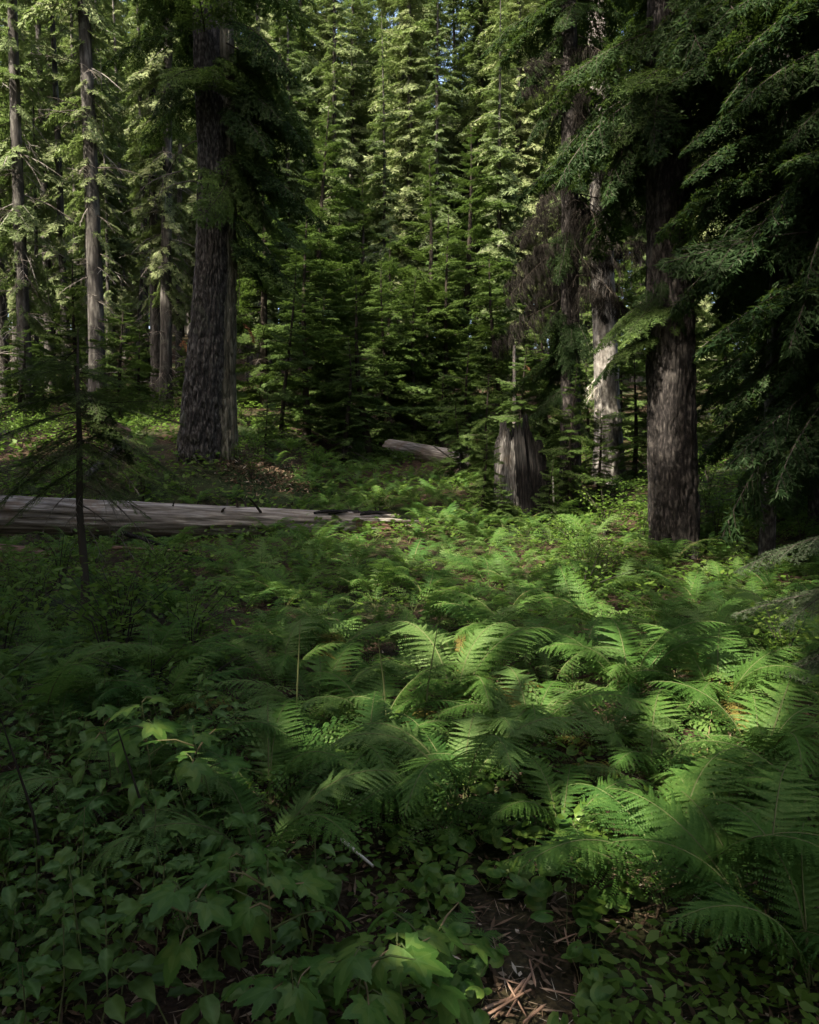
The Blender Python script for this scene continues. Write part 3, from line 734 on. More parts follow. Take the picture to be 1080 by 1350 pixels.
# ------------------------------------------------------------------ stump, logs, sticks
def stump():
    b = on_ground(695, 14.0); b[2] -= .1
    T = thing('broken_stump', 'broken weathered stump with pale left slab and dark jagged spike', 'stump', tuple(b))
    def shell(th0, th1, top, n, rows, r_of, thick, mat, seed, name):
        th = np.linspace(th0, th1, n)
        g = Geo(); rr = []
        tops = np.array([top(a) for a in th])
        u = np.linspace(0, 1, rows)
        Hh = u[None, :] * tops[:, None]
        TH = np.broadcast_to(th[:, None], Hh.shape)
        rid = .12 * fbm(np.cos(TH) * 6 + seed, np.sin(TH) * 6, Hh * .7, 3) + .035 * fbm(np.cos(TH) * 26, np.sin(TH) * 26, Hh * 2.2, 3) + .03 * fbm(np.cos(TH) * 5, np.sin(TH) * 5, Hh * 5 + seed, 3)
        Ro = r_of(TH, Hh) * (1 + rid * 2.2)
        Ri = Ro - thick * (1 - .6 * u[None, :])
        sh = (.30 - .0 * Hh) * 0
        def P(Rr): return np.stack([Rr * np.cos(TH) - .10 * Hh, Rr * np.sin(TH), Hh], -1)
        vo, vi = P(Ro), P(Ri)
        i = np.arange(n - 1)[:, None] * rows + np.arange(rows - 1)[None, :]
        fo = np.stack([i, i + rows, i + rows + 1, i + 1], -1).reshape(-1, 4)
        N = n * rows
        top_i = np.arange(n - 1) * rows + rows - 1
        ft = np.stack([top_i, top_i + rows, top_i + rows + N, top_i + N], -1)
        e0 = np.arange(rows - 1); e1 = (n - 1) * rows + np.arange(rows - 1)
        fe = np.concatenate([np.stack([e0, e0 + 1, e0 + 1 + N, e0 + N], -1), np.stack([e1 + 1, e1, e1 + N, e1 + 1 + N], -1)])
        g.add(np.concatenate([vo.reshape(-1, 3), vi.reshape(-1, 3)]), np.concatenate([fo, fo[:, ::-1] + N, ft, fe]), 0, False)
        obj(name, g.mesh(name, [mat]), T)
    rf = lambda TH, H: (.56 - .12 * H) * (1 + .12 * np.exp(-H / .2))
    def topL(a):
        x = math.cos(a)
        return float(np.interp(x, [-1, -.9, -.7, -.5, -.34], [1.42, 1.58, 1.74, 1.52, 1.38])) + .22 * float(fbm(a * 3.1, 1.0, 0, 3)) + .16 * float(vnoise(a * 17, 4.0))
    def topR(a):
        x = math.cos(a)
        s = 1.62 - .42 * max(0, x - .35) + .18 * float(fbm(a * 3.3, 2.0, 0, 3)) + .14 * float(vnoise(a * 19, 7.0))
        if .22 < x < .42 and a < 0: s = 1.92 + .1 * float(vnoise(a * 25, 3.0))
        return s
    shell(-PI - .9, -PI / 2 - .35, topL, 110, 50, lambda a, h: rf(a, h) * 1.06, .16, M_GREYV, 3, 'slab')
    shell(-PI / 2 - .45, PI * .75, topR, 170, 50, rf, .22, M_ROTSHADE, 9, 'body')  # side away from the sun, its shade put into the wood colour
    # mossy mound at its foot
    rg = np.random.default_rng(3)
    n = 1500; a = rg.uniform(0, 2 * PI, n); rr = np.sqrt(rg.random(n)); x = -.40 + .30 * rr * np.cos(a) + .05 * np.sin(a * 5); y = -.5 + .2 * rr * np.sin(a); z = .05 + .28 * np.sqrt(np.clip(1 - rr ** 2, 0, 1))
    c = np.stack([x, y, z], 1); d = unit(np.stack([x + .40, (y + .5) * 1.6, z * .9], 1) + rg.normal(0, .5, (n, 3))); w = unit(np.cross(d, rg.normal(0, 1, (n, 3)))) * .012
    v = np.stack([c - w, c + w, c + d * .06], 1).reshape(-1, 3)
    g = Geo(); g.add(v, np.arange(len(v)).reshape(-1, 3), 0)
    th = np.linspace(0, 2 * PI, 21)[:-1]; zz = np.linspace(0, 1, 8)
    V = np.array([[-.40 + (.27 + .03 * math.sin(t * 3 + k * 4)) * math.cos(t) * math.cos(k * PI / 2), -.5 + .18 * math.sin(t) * math.cos(k * PI / 2), .04 + .26 * math.sin(k * PI / 2)] for k in zz for t in th])
    i = np.arange(7)[:, None] * 20; j = np.arange(20)[None]; kk = (j + 1) % 20
    g.add(V, np.stack([i + j, i + kk, i + 20 + kk, i + 20 + j], -1).reshape(-1, 4), 0, True)
    stuff(obj('moss', g.mesh('moss', [M_MOSS]), T))
stump()

def log_mesh(L, r0, r1, seed, mat, segs=48, rows=140, rag=0.0, ridge=.05, sag=0.0, name='trunk'):
    """A log along +X with cracks and flats along its length; ragged end at the +X end."""
    x = np.linspace(0, L, rows); th = np.arange(segs) / segs * 2 * PI
    X, TH = np.meshgrid(x, th, indexing='ij')
    c, s = np.cos(TH), np.sin(TH)
    r = lerp(r0, r1, X / L)
    n1 = fbm(c * 2 + seed, s * 2, X * .6, 3); n2 = np.abs(fbm(c * 7 + seed, s * 7, X * .35 + 5, 3)); n3 = fbm(c * 16, s * 16, X * 1.2 + seed, 2)
    R = r * (1 + .10 * n1 - ridge * 3 * np.clip(.16 - n2, 0, 1) * 3 + .03 * n3)
    Xe = X.copy()
    if rag: Xe = X + rag * sstep(L - rag * 2, L, X) * fbm(c * 5 + 3, s * 5, seed, 3) * 1.6
    v = np.stack([Xe, R * c, R * s - sag * np.sin(X / L * PI)], -1)
    i = np.arange(rows - 1)[:, None] * segs; j = np.arange(segs)[None]; k = (j + 1) % segs
    g = Geo(); g.add(v.reshape(-1, 3), np.stack([i + j, i + k, i + segs + k, i + segs + j], -1).reshape(-1, 4), 0, True)
    for e, flip in ((0, True), (rows - 1, False)):
        cen = v[e].mean(0); ring = v[e]
        g.add(np.concatenate([ring, cen[None] + ([-.02, 0, 0] if flip else [-.08, 0, 0])]), np.stack([np.arange(segs), (np.arange(segs) + 1) % segs, np.full(segs, segs)], -1), 0)
    return g.mesh(name, [mat])

def lay(name, label, cat, A, B, r0, r1, seed, mat, **kw):
    A = np.asarray(A, float); B = np.asarray(B, float); d = B - A; L = float(np.linalg.norm(d))
    T = thing(name, label, cat, tuple(A))
    T.rotation_euler = Vector(d).to_track_quat('X', 'Z').to_euler()
    obj('trunk', log_mesh(L, r0, r1, seed, mat, **kw), T)
    return T, L

A = at(-60, 676, 11.2); B = at(500, 694, 12.9)
T_LOG, L = T, L = lay('fallen_log', 'long grey barkless log lying across the left, its right end splintered in ferns', 'log', A, B, .30, .22, 4, M_GREY, rag=.6, rows=260, ridge=.15)
rg = np.random.default_rng(61)
for i in range(34):                                   # splintered, reddish heartwood at the broken end
    a = rg.uniform(0, 2 * PI); rr = rg.uniform(.05, .23); l = rg.uniform(.3, 1.1)
    p0 = np.array([L - .45, rr * math.cos(a), rr * math.sin(a) * .8]); p1 = p0 + [l + .3, rg.normal(0, .07), rg.normal(-.03, .05)]
    v, f = tube([p0, lerp(p0, p1, .5) + rg.normal(0, .02, 3), p1], [rg.uniform(.025, .055), rg.uniform(.02, .04), .004], 5)
    g = Geo(); g.add(v, f, 0); obj('splinter', g.mesh('splinter', [M_RED if rg.random() < .65 else M_GREY]), T)
for i in range(14):                                   # bark shreds along the top of the end
    p0 = np.array([L - rg.uniform(.1, 1.2), rg.uniform(-.15, .1), .20]); l = rg.uniform(.2, .6)
    v, f = tube([p0, p0 + [l * .5, 0, .04], p0 + [l, rg.normal(0, .04), rg.uniform(-.02, .05)]], [.02, .03, .004], 4)
    g = Geo(); g.add(v, f, 0); obj('bark_shred', g.mesh('bark_shred', [M_ROTSHADE]), T)

lay('rotten_log', 'crumbling reddish log end low under the grey log at left edge', 'log', at(-80, 735, 10.2), at(62, 742, 10.4), .26, .22, 8, M_RED, ridge=.12, rag=.25)
lay('dark_branch', 'dark fallen branch propped under the grey log', 'branch', at(160, 702, 10.7), at(305, 748, 10.3), .035, .02, 12, M_ROTSHADE, segs=12, rows=40)
lay('dark_branch', 'second dark fallen branch under the grey log, thinner and lower', 'branch', at(150, 722, 10.5), at(260, 728, 10.2), .03, .015, 13, M_RED, segs=12, rows=40)
lay('pale_log', 'pale grey log lying far off in front of the young firs', 'log', ground_hit(514, 590, .15), ground_hit(613, 607, .2), .26, .23, 21, M_GREY)
lay('pale_log', 'short pale log end left of the far pale log among firs', 'log', at(448, 582, 22), at(492, 597, 21.5), .18, .16, 22, M_GREY)
lay('thin_log', 'thin dark log lying behind the sapling at left edge', 'log', ground_hit(-40, 505, .1), ground_hit(62, 510, .1), .10, .09, 23, M_GREY)
lay('leaning_log', 'brown broken log leaning behind the sapling above the grey log', 'log', at(105, 540, 12.6), at(170, 572, 12.9), .10, .085, 24, M_RED)
lay('leaning_log', 'thin bare log slanting up to the old trunk foot behind the sapling', 'log', at(112, 630, 12.0), at(172, 575, 12.9), .06, .05, 25, M_BARKF)
lay('stick', 'thin pale stick leaning upright against the right side of the stump', 'stick', at(731, 690, 13.3), at(729, 628, 13.3), .018, .015, 26, M_PALEDEAD, segs=8, rows=16)
lay('plank_piece', 'flat pale slab of wood lying at the right foot of the stump', 'wood piece', at(716, 680, 13.4), at(744, 673, 13.4), .04, .03, 27, M_GREY, segs=12, rows=16)
lay('dead_pole', 'thin white dead pole standing behind the stump', 'pole', on_ground(678, 21), at(678, 455, 21), .055, .04, 28, M_GREY, segs=14, rows=30)
lay('stick', 'white bare stick lying among ferns near the front', 'stick', at(452, 1108, 2.7), at(492, 1142, 2.55), .008, .005, 29, M_PALEDEAD, segs=8, rows=12)
for (a, c, lab) in [((572, 588), (612, 616), 'bare forked branch sticking up at the right end of the far log'), ((590, 592), (615, 612), 'shorter bare branch crossing the forked one at the far log')]:
    lay('bare_branch', lab, 'branch', at(*a, 19.6), at(*c, 19.8), .02, .03, 30, M_DEAD, segs=8, rows=20)

rg = np.random.default_rng(62)
for i in range(9):                                    # stubs of broken limbs and crusts of bark on the log
    a = rg.uniform(.2, 2.6); p0 = np.array([rg.uniform(.6, L - 1.2), .22 * math.cos(a), .24 * math.sin(a)]); d = np.array([rg.normal(0, .3), math.cos(a), math.sin(a)]); l = rg.uniform(.08, .4)
    v, f = tube([p0, p0 + d * l * .6, p0 + d * l + rg.normal(0, .03, 3)], [.022, .016, .008], 6); g = Geo(); g.add(v, f, 0); obj('branch_stub', g.mesh('branch_stub', [M_TWIG]), T_LOG)
# rusty dead sprays beside the old trunk
for i, (u, v, y, lab) in enumerate([(318, 425, 14.6, 'rust-brown dead spray hanging right of the old fused trunk'), (238, 447, 15.2, 'rust-brown dead spray at the left flank of the old trunk'), (690, 480, 20, 'rust-orange dead spray by the thin white pole')]):
    rg = np.random.default_rng(70 + i)
    ax = branch_axes(rg, L=.45, n2=8, sec=.5, ang=45, droop=1.6, hang=.8)
    g = Geo(); nv, nf = needles(ax, rg, .012, .05, .012); g.add(nv, nf, 0); wv, wf = wood(ax, .008, .004, 1, 3); g.add(wv, wf, 1)
    o = obj('dead_spray', g.mesh('dead_spray', [M_RUST, M_TWIG]), None, tuple(at(u, v, y)), (0, .3, rg.uniform(-.5, .5)))
    tag(o, lab, 'branch')

# ------------------------------------------------------------------ ferns
def frond_geo(seed, L=.8, Wd=.16, npn=22, npl=11, kind='lady', detail=2, a0=68, a1=-25, twist=0.0):
    rg = np.random.default_rng(seed)
    N = 40; t = np.linspace(0, 1, N)
    ang = np.radians(lerp(a0, a1, t ** 1.45)); side = np.cumsum(rg.normal(0, .008, N)) + twist * t * t
    dx = np.cos(ang); dz = np.sin(ang)
    P = np.stack([np.cumsum(dx), np.cumsum(side), np.cumsum(dz)], 1) * (L / N); P -= P[0]
    T = unit(np.gradient(P, axis=0))
    g = Geo()
    Q = P[::2] if detail == 2 else P[::4] if detail == 1 else P[::9]; tv, tf = tube(Q, np.linspace(.0042, .001, len(Q)) * (L / .8), 4 if detail == 2 else 3); g.add(tv, tf, 1)
    if kind == 'lady': px, pv = [.16, .24, .36, .5, .7, .88, 1], [.25, .55, .92, 1, .74, .34, .02]
    else: px, pv = [.26, .29, .34, .5, .72, .9, 1], [.5, .95, 1, .84, .52, .2, .02]
    O, X, Y, LL, WW = [], [], [], [], []
    t0 = px[0]
    for i in range(npn):
        s = t0 + (1 - t0) * ((i + .4) / npn) ** .95
        for sd in (-1, 1):
            s_ = min(.995, s + (.35 / npn) * (1 - t0) * (sd > 0)); k = s_ * (N - 1); a = int(min(k, N - 2)); p = lerp(P[a], P[a + 1], k - a); tt = T[a]
            B = unit(np.cross(np.array([0, 0, 1.]), tt) + 1e-6) * sd; Nn = unit(np.cross(tt, B) * sd)
            l = Wd * np.interp(s, px, pv) * rg.uniform(.88, 1.08)
            if l < .004: continue
            phi = R_(lerp(8, 48, (s - t0) / (1 - t0)) + rg.normal(0, 3))
            d = B * math.cos(phi) + tt * math.sin(phi); d = unit(d + Nn * (rg.normal(.02, .13) - .10))
            m = max(3, int(round(npl * (l / Wd) ** .6)))
            q = (np.arange(m) + .3) / m
            droop = rg.uniform(.18, .52)
            pts = p + d * (q * l)[:, None] - Nn * (droop * l * q * q)[:, None] + tt * (.12 * l * q * q)[:, None]
            dl = unit(d[None] - Nn[None] * (2 * droop * q)[:, None] + tt[None] * (.24 * q)[:, None])
            pl = np.minimum(l * .24, L * (1 - t0) / npn * (.60 if kind == 'lady' else .66)) * (1 - q) ** .9 * (1.12 + .1 * rg.normal(0, 1)) + .0022
            sp = l / m
            for s2 in (-1, 1):
                perp = unit(np.cross(Nn[None], dl)) * s2
                an = np.radians(32 + rg.normal(0, 4, m))[:, None]
                xx = unit(perp * np.cos(an) + dl * np.sin(an) - Nn[None] * rg.uniform(.0, .3, (m, 1)))
                yy = unit(np.cross(Nn[None], xx))
                O.append(pts); X.append(xx); Y.append(yy); LL.append(pl * rg.uniform(.9, 1.1, m)); WW.append(np.full(m, sp * .9))
            O.append(p[None] + d[None] * l * .9 - Nn[None] * droop * l * .81); X.append(dl[-1:]); Y.append(unit(np.cross(Nn[None], dl[-1:]))); LL.append(np.array([l * .11 + .002])); WW.append(np.array([l * .025 + .002]))
    O, X, Y, LL, WW = map(np.concatenate, (O, X, Y, LL, WW))
    if detail == 2: ol = np.array([[-.04, -.55], [.36, -.5], [.70, -.30], [1, .08], [.76, .34], [.4, .5], [-.04, .55]])
    elif detail == 1: ol = np.array([[0, -.3], [.4, -.5], [1, 0], [.4, .5], [0, .3]])
    else: ol = np.array([[0, 0], [.45, -.5], [1, 0], [.45, .5]])
    V = O[:, None] + X[:, None] * (ol[None, :, 0:1] * LL[:, None, None]) + Y[:, None] * (ol[None, :, 1:2] * WW[:, None, None])
    k = len(ol)
    g.add(V.reshape(-1, 3), np.arange(len(O) * k).reshape(-1, k), 0)
    return g

FR = []
for i, (L, Wd, kind, a0, a1) in enumerate([(.85, .155, 'lady', 70, -40), (.80, .135, 'lady', 62, -30), (.9, .17, 'lady', 74, -50), (.72, .17, 'wood', 72, -30), (.76, .185, 'wood', 66, -42), (.7, .125, 'lady', 55, -25), (.8, .18, 'wood', 76, -20)]):
    FR.append(frond_geo(800 + i, L, Wd, 28 if kind == 'lady' else 25, 19, kind, 2, a0, a1, .05 * (-1) ** i).mesh('frond', [(M_FERN, M_FERND, M_FERNL, M_FERN, M_FERND, M_FERNL, M_FERN)[i], M_STEM]))
M_FERNOLD = leaf_mat('fading_fern_blade', [(0, (.10, .085, .02)), (.5, (.17, .14, .035)), (1, (.24, .17, .06))], .35, .01)
FR_N = len(FR)
for i, (L, Wd, kind) in enumerate([(.75, .15, 'lady'), (.65, .18, 'wood')]):
    FR.append(frond_geo(830 + i, L, Wd, 18, 12, kind, 2, 60, -70, .1).mesh('frond', [M_FERNOLD, M_TWIG]))
def mid_plant(seed, n, detail=1, npn=15, npl=8):
    rg = np.random.default_rng(seed); g = Geo()
    for i in range(n):
        kind = 'lady' if rg.random() < .6 else 'wood'
        f = frond_geo(seed * 31 + i, rg.uniform(.6, .9), rg.uniform(.12, .18), npn, npl, kind, detail, rg.uniform(58, 78), rg.uniform(-45, -10), rg.normal(0, .1))
        v, l, t, m, s = f.data()
        M = rotz(i * 2 * PI / n + rg.normal(0, .3)) @ rotx(rg.normal(0, .12)) * rg.uniform(.75, 1.1)
        g.v.append(v @ M.T); g.loops.append(l + g.n); g.tot.append(t); g.mat.append(np.where(m == 0, rg.choice([0, 2, 3], p=[.45, .35, .2]), 1).astype(np.int32)); g.smooth.append(s); g.n += len(v)
    return g
MIDF = [mid_plant(900 + i, int(n)).mesh('fern', [M_FERN, M_STEM, M_FERND, M_FERNL]) for i, n in enumerate((6, 7, 8, 6, 9, 7))]

def fern_near(p, sc, rz, label, fr, tilt=0.0, group='ferns of the front hollow'):
    T = thing('fern', label, 'fern', (p[0], p[1], p[2] - .03), rz, group)
    T.scale = (sc, sc, sc)
    for (k, az, tl, s) in fr:
        if rng.random() < .05: k = FR_N + int(rng.integers(0, 2))
        o = obj('frond', FR[k], T, (.02 * math.cos(az), .02 * math.sin(az), 0)); o.rotation_euler = Matrix(rotz(az) @ roty(tl) @ rotx(rng.normal(0, .12))).to_euler(); o.scale = (s, s, s)
    return T
def rosette(n, rg, kinds=None, spread=2 * PI, start=0.0):
    return [(int(rg.choice(kinds) if kinds is not None else rg.integers(0, FR_N)), start + spread * i / n + rg.normal(0, .22), rg.normal(.0, .14), rg.uniform(.75, 1.1)) for i in range(n)]

# large ferns one can point at: photograph column, distance, scale, kinds of frond, label
rgf = np.random.default_rng(90)
HERO = [(345, 2.75, .85, (0, 2), 7, 'fern with a sunlit yellow-green frond behind the big lobed leaves'), (890, 2.55, 1.0, (3, 4, 6), 7, 'broad fern filling the lower right, fronds spread flat over bare litter'), (1010, 2.35, .95, (3, 4, 6), 7, 'large fern at the right edge beside the broad one'),
        (1075, 2.15, .8, (0, 1), 6, 'fern in the lowest right corner with small neat fronds'), (1100, 3.0, .9, (3, 0), 6, 'fern at the right edge behind the two broad ones'), (610, 3.35, 1.0, (0, 2, 1), 8, 'fern with a wide horizontal frond over the dark centre hollow'),
        (600, 4.6, 1.15, (0, 2), 9, 'tallest mound of fern in the centre of the hollow'), (950, 4.5, 1.1, (0, 3, 6), 9, 'bright sunlit fern near the low spruce branch'), (830, 4.7, 1.05, (0, 1), 8, 'fern left of the bright sunlit one, tips catching light'),
        (205, 4.3, .95, (3, 4), 7, 'broad fern on the left above the lobed-leaf plants'), (80, 3.6, .8, (0, 1), 6, 'dim fern at the left edge above the oval leaves'), (420, 4.4, 1.05, (0, 5), 8, 'fern with pale bare stalks left of the tallest mound'), (250, 3.7, .85, (1, 5), 6, 'thin feathery fern just behind the lobed-leaf plants'),
        (860, 3.5, .95, (3, 0, 5), 8, 'fern leaning left over the bare litter patch'), (1000, 3.7, 1.0, (0, 3), 8, 'fern in front of the bright sunlit one'), (700, 4.1, .9, (0, 2), 7, 'dark fern behind the bare litter patch'), (490, 3.5, .85, (0, 1), 7, 'fern left of the wide horizontal frond'),
        (20, 2.9, .7, (1, 3), 5, 'dim fern at the left edge, low among oval leaves'), (590, 2.25, .35, (4,), 4, 'tiny pale fern among round leaves at the front'), (15, 2.2, .5, (1,), 4, 'yellowish fern tips in the lowest left corner'), (740, 3.0, .6, (0, 1), 6, 'small fern between the two largest right ferns and centre')]
placed = []
for (u, y, s, kinds, n, lab) in HERO:
    n += 2; s *= 1.12 if u > 860 and y < 3.1 else 1.06; p = on_ground(u, y); placed.append((p[0], p[1], .32 * s))
    fern_near(p, s, rgf.uniform(0, 6.28), lab, rosette(n, rgf, kinds))

def free(x, y, r): return all((x - a) ** 2 + (y - b) ** 2 > ((r + c) * .72) ** 2 for a, b, c in placed)
def litter_open(u, y):      # bare patch at the front centre, leafy plants at the front left
    return (540 < u < 800 and y < 2.75) or (700 < u < 800 and 2.9 < y < 3.9)
def fern_density(u, y):
    if litter_open(u, y): return 0
    if y < 3.0: return .25 if u < 520 else .8
    if y < 5.5: return .45 if u < 230 else 1.0
    if y < 9.8: return (.15 if u < 180 else .8 if u < 300 else 1.0)
    if y < 11: return .5 if u < 380 else 1.0
    if y < 13: return (0 if u < 330 else .15 if u < 540 else 1.0)
    return 1.0 if 395 < u < 670 else .12

def zone_fern(u, y):
    if y < 5.6:
        return 'near the front left' if u < 330 else 'left of the centre mound' if u < 520 else 'around the centre mound' if u < 700 else 'beside the bright sunlit fern' if u < 960 else 'under the low spruce branch'
    if y < 8: return 'around the sapling foot' if u < 250 else 'in the hollow right of the sapling' if u < 430 else 'behind the centre mound' if u < 620 else 'in the hollow before the right fir' if u < 820 else 'left of the low spruce branch'
    if y < 10.6: return 'in front of the grey log' if u < 430 else 'in front of the splintered log end' if u < 560 else 'in the hollow before the stump' if u < 740 else 'at the foot of the right fir' if u < 930 else 'right of the right fir'
    if y < 13.2: return 'beside the splintered log end' if u < 560 else 'in the sunlit band before the stump' if u < 700 else 'between stump and right fir' if u < 850 else 'beyond the right fir'
    return 'behind the log below the litter bank' if u < 470 else 'below the far pale log' if u < 590 else 'left of the stump behind the log' 
cand = []
tries = 0
while len(cand) < 278 and tries < 30000:
    tries += 1
    y = 2.3 + 16.5 * rgf.random() ** .8; u = rgf.uniform(-40, 1120)
    if rgf.random() > fern_density(u, y): continue
    p = on_ground(u, y); s = rgf.uniform(.65, 1.2) * (1 if y < 12 else .85)
    rr = (.29 if y < 5.6 else .30 if y < 10 else .30) * s
    if not free(p[0], p[1], rr): continue
    placed.append((p[0], p[1], rr)); cand.append((p, s, u, y))
zz = {}
for c in cand: zz.setdefault(zone_fern(c[2], c[3]), []).append(c)
for z, cs in zz.items():
    for (p, s, u, y), w in ordered(cs, lambda c: c[2], lambda c: c[3]):
        lab = 'fern ' + z + ', ' + w
        if y < 5.6: fern_near(p, s, rgf.uniform(0, 6.28), lab, rosette(int(rgf.integers(6, 10)), rgf))
        else:
            me = MIDF[int(rgf.integers(0, len(MIDF)))]
            o = obj('fern', me, None, (p[0], p[1], p[2] - .03), (rgf.normal(0, .08), rgf.normal(0, .08), rgf.uniform(0, 6.28)), s)
            tag(o, lab, 'fern', 'ferns of the middle hollow')

# ------------------------------------------------------------------ broad-leaved plants
def set_veins(me, vals):
    a = me.attributes.new('vein', 'FLOAT', 'POINT'); a.data.foreach_set('value', np.asarray(vals, np.float32)); return me
def polar_leaf(rfun, th0, th1, n, name, mat, cup=.08, vein=None, size=.1, serr=0.0, seed=0, veins=(0, .7, -.7, 1.5, -1.5, 2.2, -2.2)):
    th = np.linspace(th0, th1, n); r = np.array([rfun(a) for a in th]) * (1 + serr * np.where(np.arange(n) % 2 == 0, 1, -1))
    V = [[0, 0, 0]]; rings = [.33, .68, 1.0]
    for q in rings:
        for a, x in zip(th, r):
            z = -cup * (q * x) ** 2 + (vein(a) * .05 * q * x if vein else 0)
            V.append([q * x * math.cos(a), q * x * math.sin(a), z])
    V = np.array(V) * size; g = Geo()
    j = np.arange(n - 1)
    g.add(V, np.stack([0 * j, 1 + j, 2 + j], -1), 0, True)
    for k in range(2):
        a = 1 + k * n + j; g.add(V, np.stack([a, a + n, a + n + 1, a + 1], -1), 0, True)
    vv = np.array([1.] + [max(0, 1 - min(abs(a - c) for c in veins) / .07) * (1 - .5 * q) for q in rings for a in th]) if veins else np.zeros(1 + 3 * n)
    return set_veins(g.mesh(name, [mat]), np.tile(vv, 3))
def lobed(a):
    r = 0
    for c, w, h in ((0, .42, 1.0), (.95, .42, .84), (-.95, .42, .84), (1.95, .42, .56), (-1.95, .42, .56)):
        r = max(r, h * max(0, 1 - (abs(a - c) / w) ** .95 * .38) if abs(a - c) < w * 1.6 else 0)
    return max(r, .42)
def veinf(a):
    d = min(abs(a - c) for c in (0, .98, -.98, 1.95, -1.95)); return d * 1.6
LOBED = [polar_leaf(lobed, -2.55, 2.55, 103, 'leaf', M_LEAF, c, veinf, s, .035, i, (0, .95, -.95, 1.95, -1.95)) for i, (c, s) in enumerate([(.25, .105), (.45, .12), (.12, .095)])]
heart = lambda a: (1 + .12 * math.cos(a) if abs(a) < .3 else 1.0) * (1.0 if abs(a) < 2.4 else .85)
HEART = [polar_leaf(heart, -2.85, 2.85, 25, 'leaf', M_LEAF, c, lambda a: abs(a) * .35, s, .012, 9 + i) for i, (c, s) in enumerate([(.3, .034), (.5, .042), (-.2, .028)])]
def oval_leaf(L, Wd, droop, fold, mat, n=9, name='leaf', wave=.0):
    t = np.linspace(0, 1, n); w = Wd * np.sin(PI * t ** .8) ** .85 * (1 - .15 * t)
    ang = -droop * t; x = np.cumsum(np.cos(ang)) / n * L; z = np.cumsum(np.sin(ang)) / n * L
    V = []
    for k in range(n):
        for q in (-1, -.5, 0, .5, 1): V.append([x[k], q * w[k] * .5, z[k] + fold * abs(q) * w[k] * .5 + wave * math.sin(k * 2.1) * abs(q) * .004])
    i = np.arange(n - 1)[:, None] * 5 + np.arange(4)[None]
    g = Geo(); g.add(np.array(V), np.stack([i, i + 5, i + 6, i + 1], -1).reshape(-1, 4), 0, True)
    vv = [1. if q == 0 else (.45 if (k + abs(q) * 2) % 2 == 0 else 0.) for k in range(n) for q in (-1, -.5, 0, .5, 1)]
    return set_veins(g.mesh(name, [mat]), vv)
OVAL = [oval_leaf(.085, .046, .5, .35, M_LEAF2, wave=1), oval_leaf(.10, .05, .9, .25, M_LEAF2, wave=1), oval_leaf(.07, .042, .3, .4, M_LEAF2, wave=1)]
LILY = [oval_leaf(.30, .11, .9, .3, M_LEAF, 12), oval_leaf(.26, .10, .5, .35, M_LEAF, 12)]

def stem_mesh(paths, r, name='stem'):
    g = Geo()
    for p in paths:
        v, f = tube(p, np.linspace(r, r * .5, len(p)), 5); g.add(v, f, 0, True)
    return g.mesh(name, [M_STEM])

def lobed_plant(p, H, n, label, rg, sc=1.0):
    T = thing('lobed_leaf_plant', label, 'plant', tuple(p), 0, 'plants with maple-like leaves')
    top = np.array([rg.normal(0, .05), rg.normal(0, .05), H]); paths = [np.array([[0, 0, -.02], top * .5 + rg.normal(0, .02, 3), top])]
    for i in range(n):
        az = i * 2.4 + rg.normal(0, .3); q = .55 + .45 * (i + 1) / n; b0 = top * q; pl = rg.uniform(.05, .16) * sc * (1.1 if i < n - 2 else .4)
        e = b0 + np.array([math.cos(az) * pl, math.sin(az) * pl, pl * rg.uniform(.1, .5)])
        paths.append(np.array([b0, lerp(b0, e, .5) + [0, 0, .015], e]))
        o = obj('leaf', LOBED[int(rg.integers(0, 3))], T, tuple(e)); o.rotation_euler = Matrix(rotz(az + rg.normal(0, .2)) @ roty(rg.uniform(.05, .6)) @ rotx(rg.normal(0, .22))).to_euler()
        s = rg.uniform(.7, 1.15) * sc; o.scale = (s, s, s)
    obj('stem', stem_mesh(paths, .004), T)
def oval_plant(p, H, n, label, rg, sc=1.0, leaves=OVAL, name='oval_leaf_plant', group='plants with oval leaves', cat='plant'):
    T = thing(name, label, cat, tuple(p), rg.uniform(0, 6.28), group)
    top = np.array([rg.normal(0, .08), rg.normal(0, .08), H]); mid = top * .5 + np.append(rg.normal(0, .02, 2), 0); paths = [np.array([[0, 0, -.02], mid, top])]
    for i in range(n):
        q = .35 + .65 * (i // 2 + 1) / (n / 2 + .5); b0 = lerp(mid, top, min(1, max(0, q * 2 - 1))) if q > .5 else mid * q * 2
        az = (i // 2) * 1.57 + (i % 2) * PI + rg.normal(0, .3); pl = .012 * sc; e = b0 + np.array([math.cos(az), math.sin(az), .5]) * pl
        o = obj('leaf', leaves[int(rg.integers(0, len(leaves)))], T, tuple(e)); o.rotation_euler = Matrix(rotz(az) @ roty(rg.uniform(-.35, .25)) @ rotx(rg.normal(0, .25))).to_euler()
        s = rg.uniform(.7, 1.2) * sc; o.scale = (s, s, s)
    obj('stem', stem_mesh(paths, .003), T)
def violet(p, n, label, rg):
    T = thing('round_leaf_plant', label, 'plant', tuple(p), 0, 'low plants with round leaves')
    paths = []
    for i in range(n):
        az = rg.uniform(0, 6.28); r = rg.uniform(.02, .11); h = rg.uniform(.03, .11); e = np.array([r * math.cos(az), r * math.sin(az), h]); paths.append(np.array([[0, 0, -.01], e * [.5, .5, .65], e]))
        o = obj('leaf', HEART[int(rg.integers(0, 3))], T, tuple(e)); o.rotation_euler = Matrix(rotz(az) @ roty(rg.uniform(-.1, .6)) @ rotx(rg.normal(0, .25))).to_euler(); s = rg.uniform(.75, 1.25); o.scale = (s, s, s)
    obj('stem', stem_mesh(paths, .0015), T)

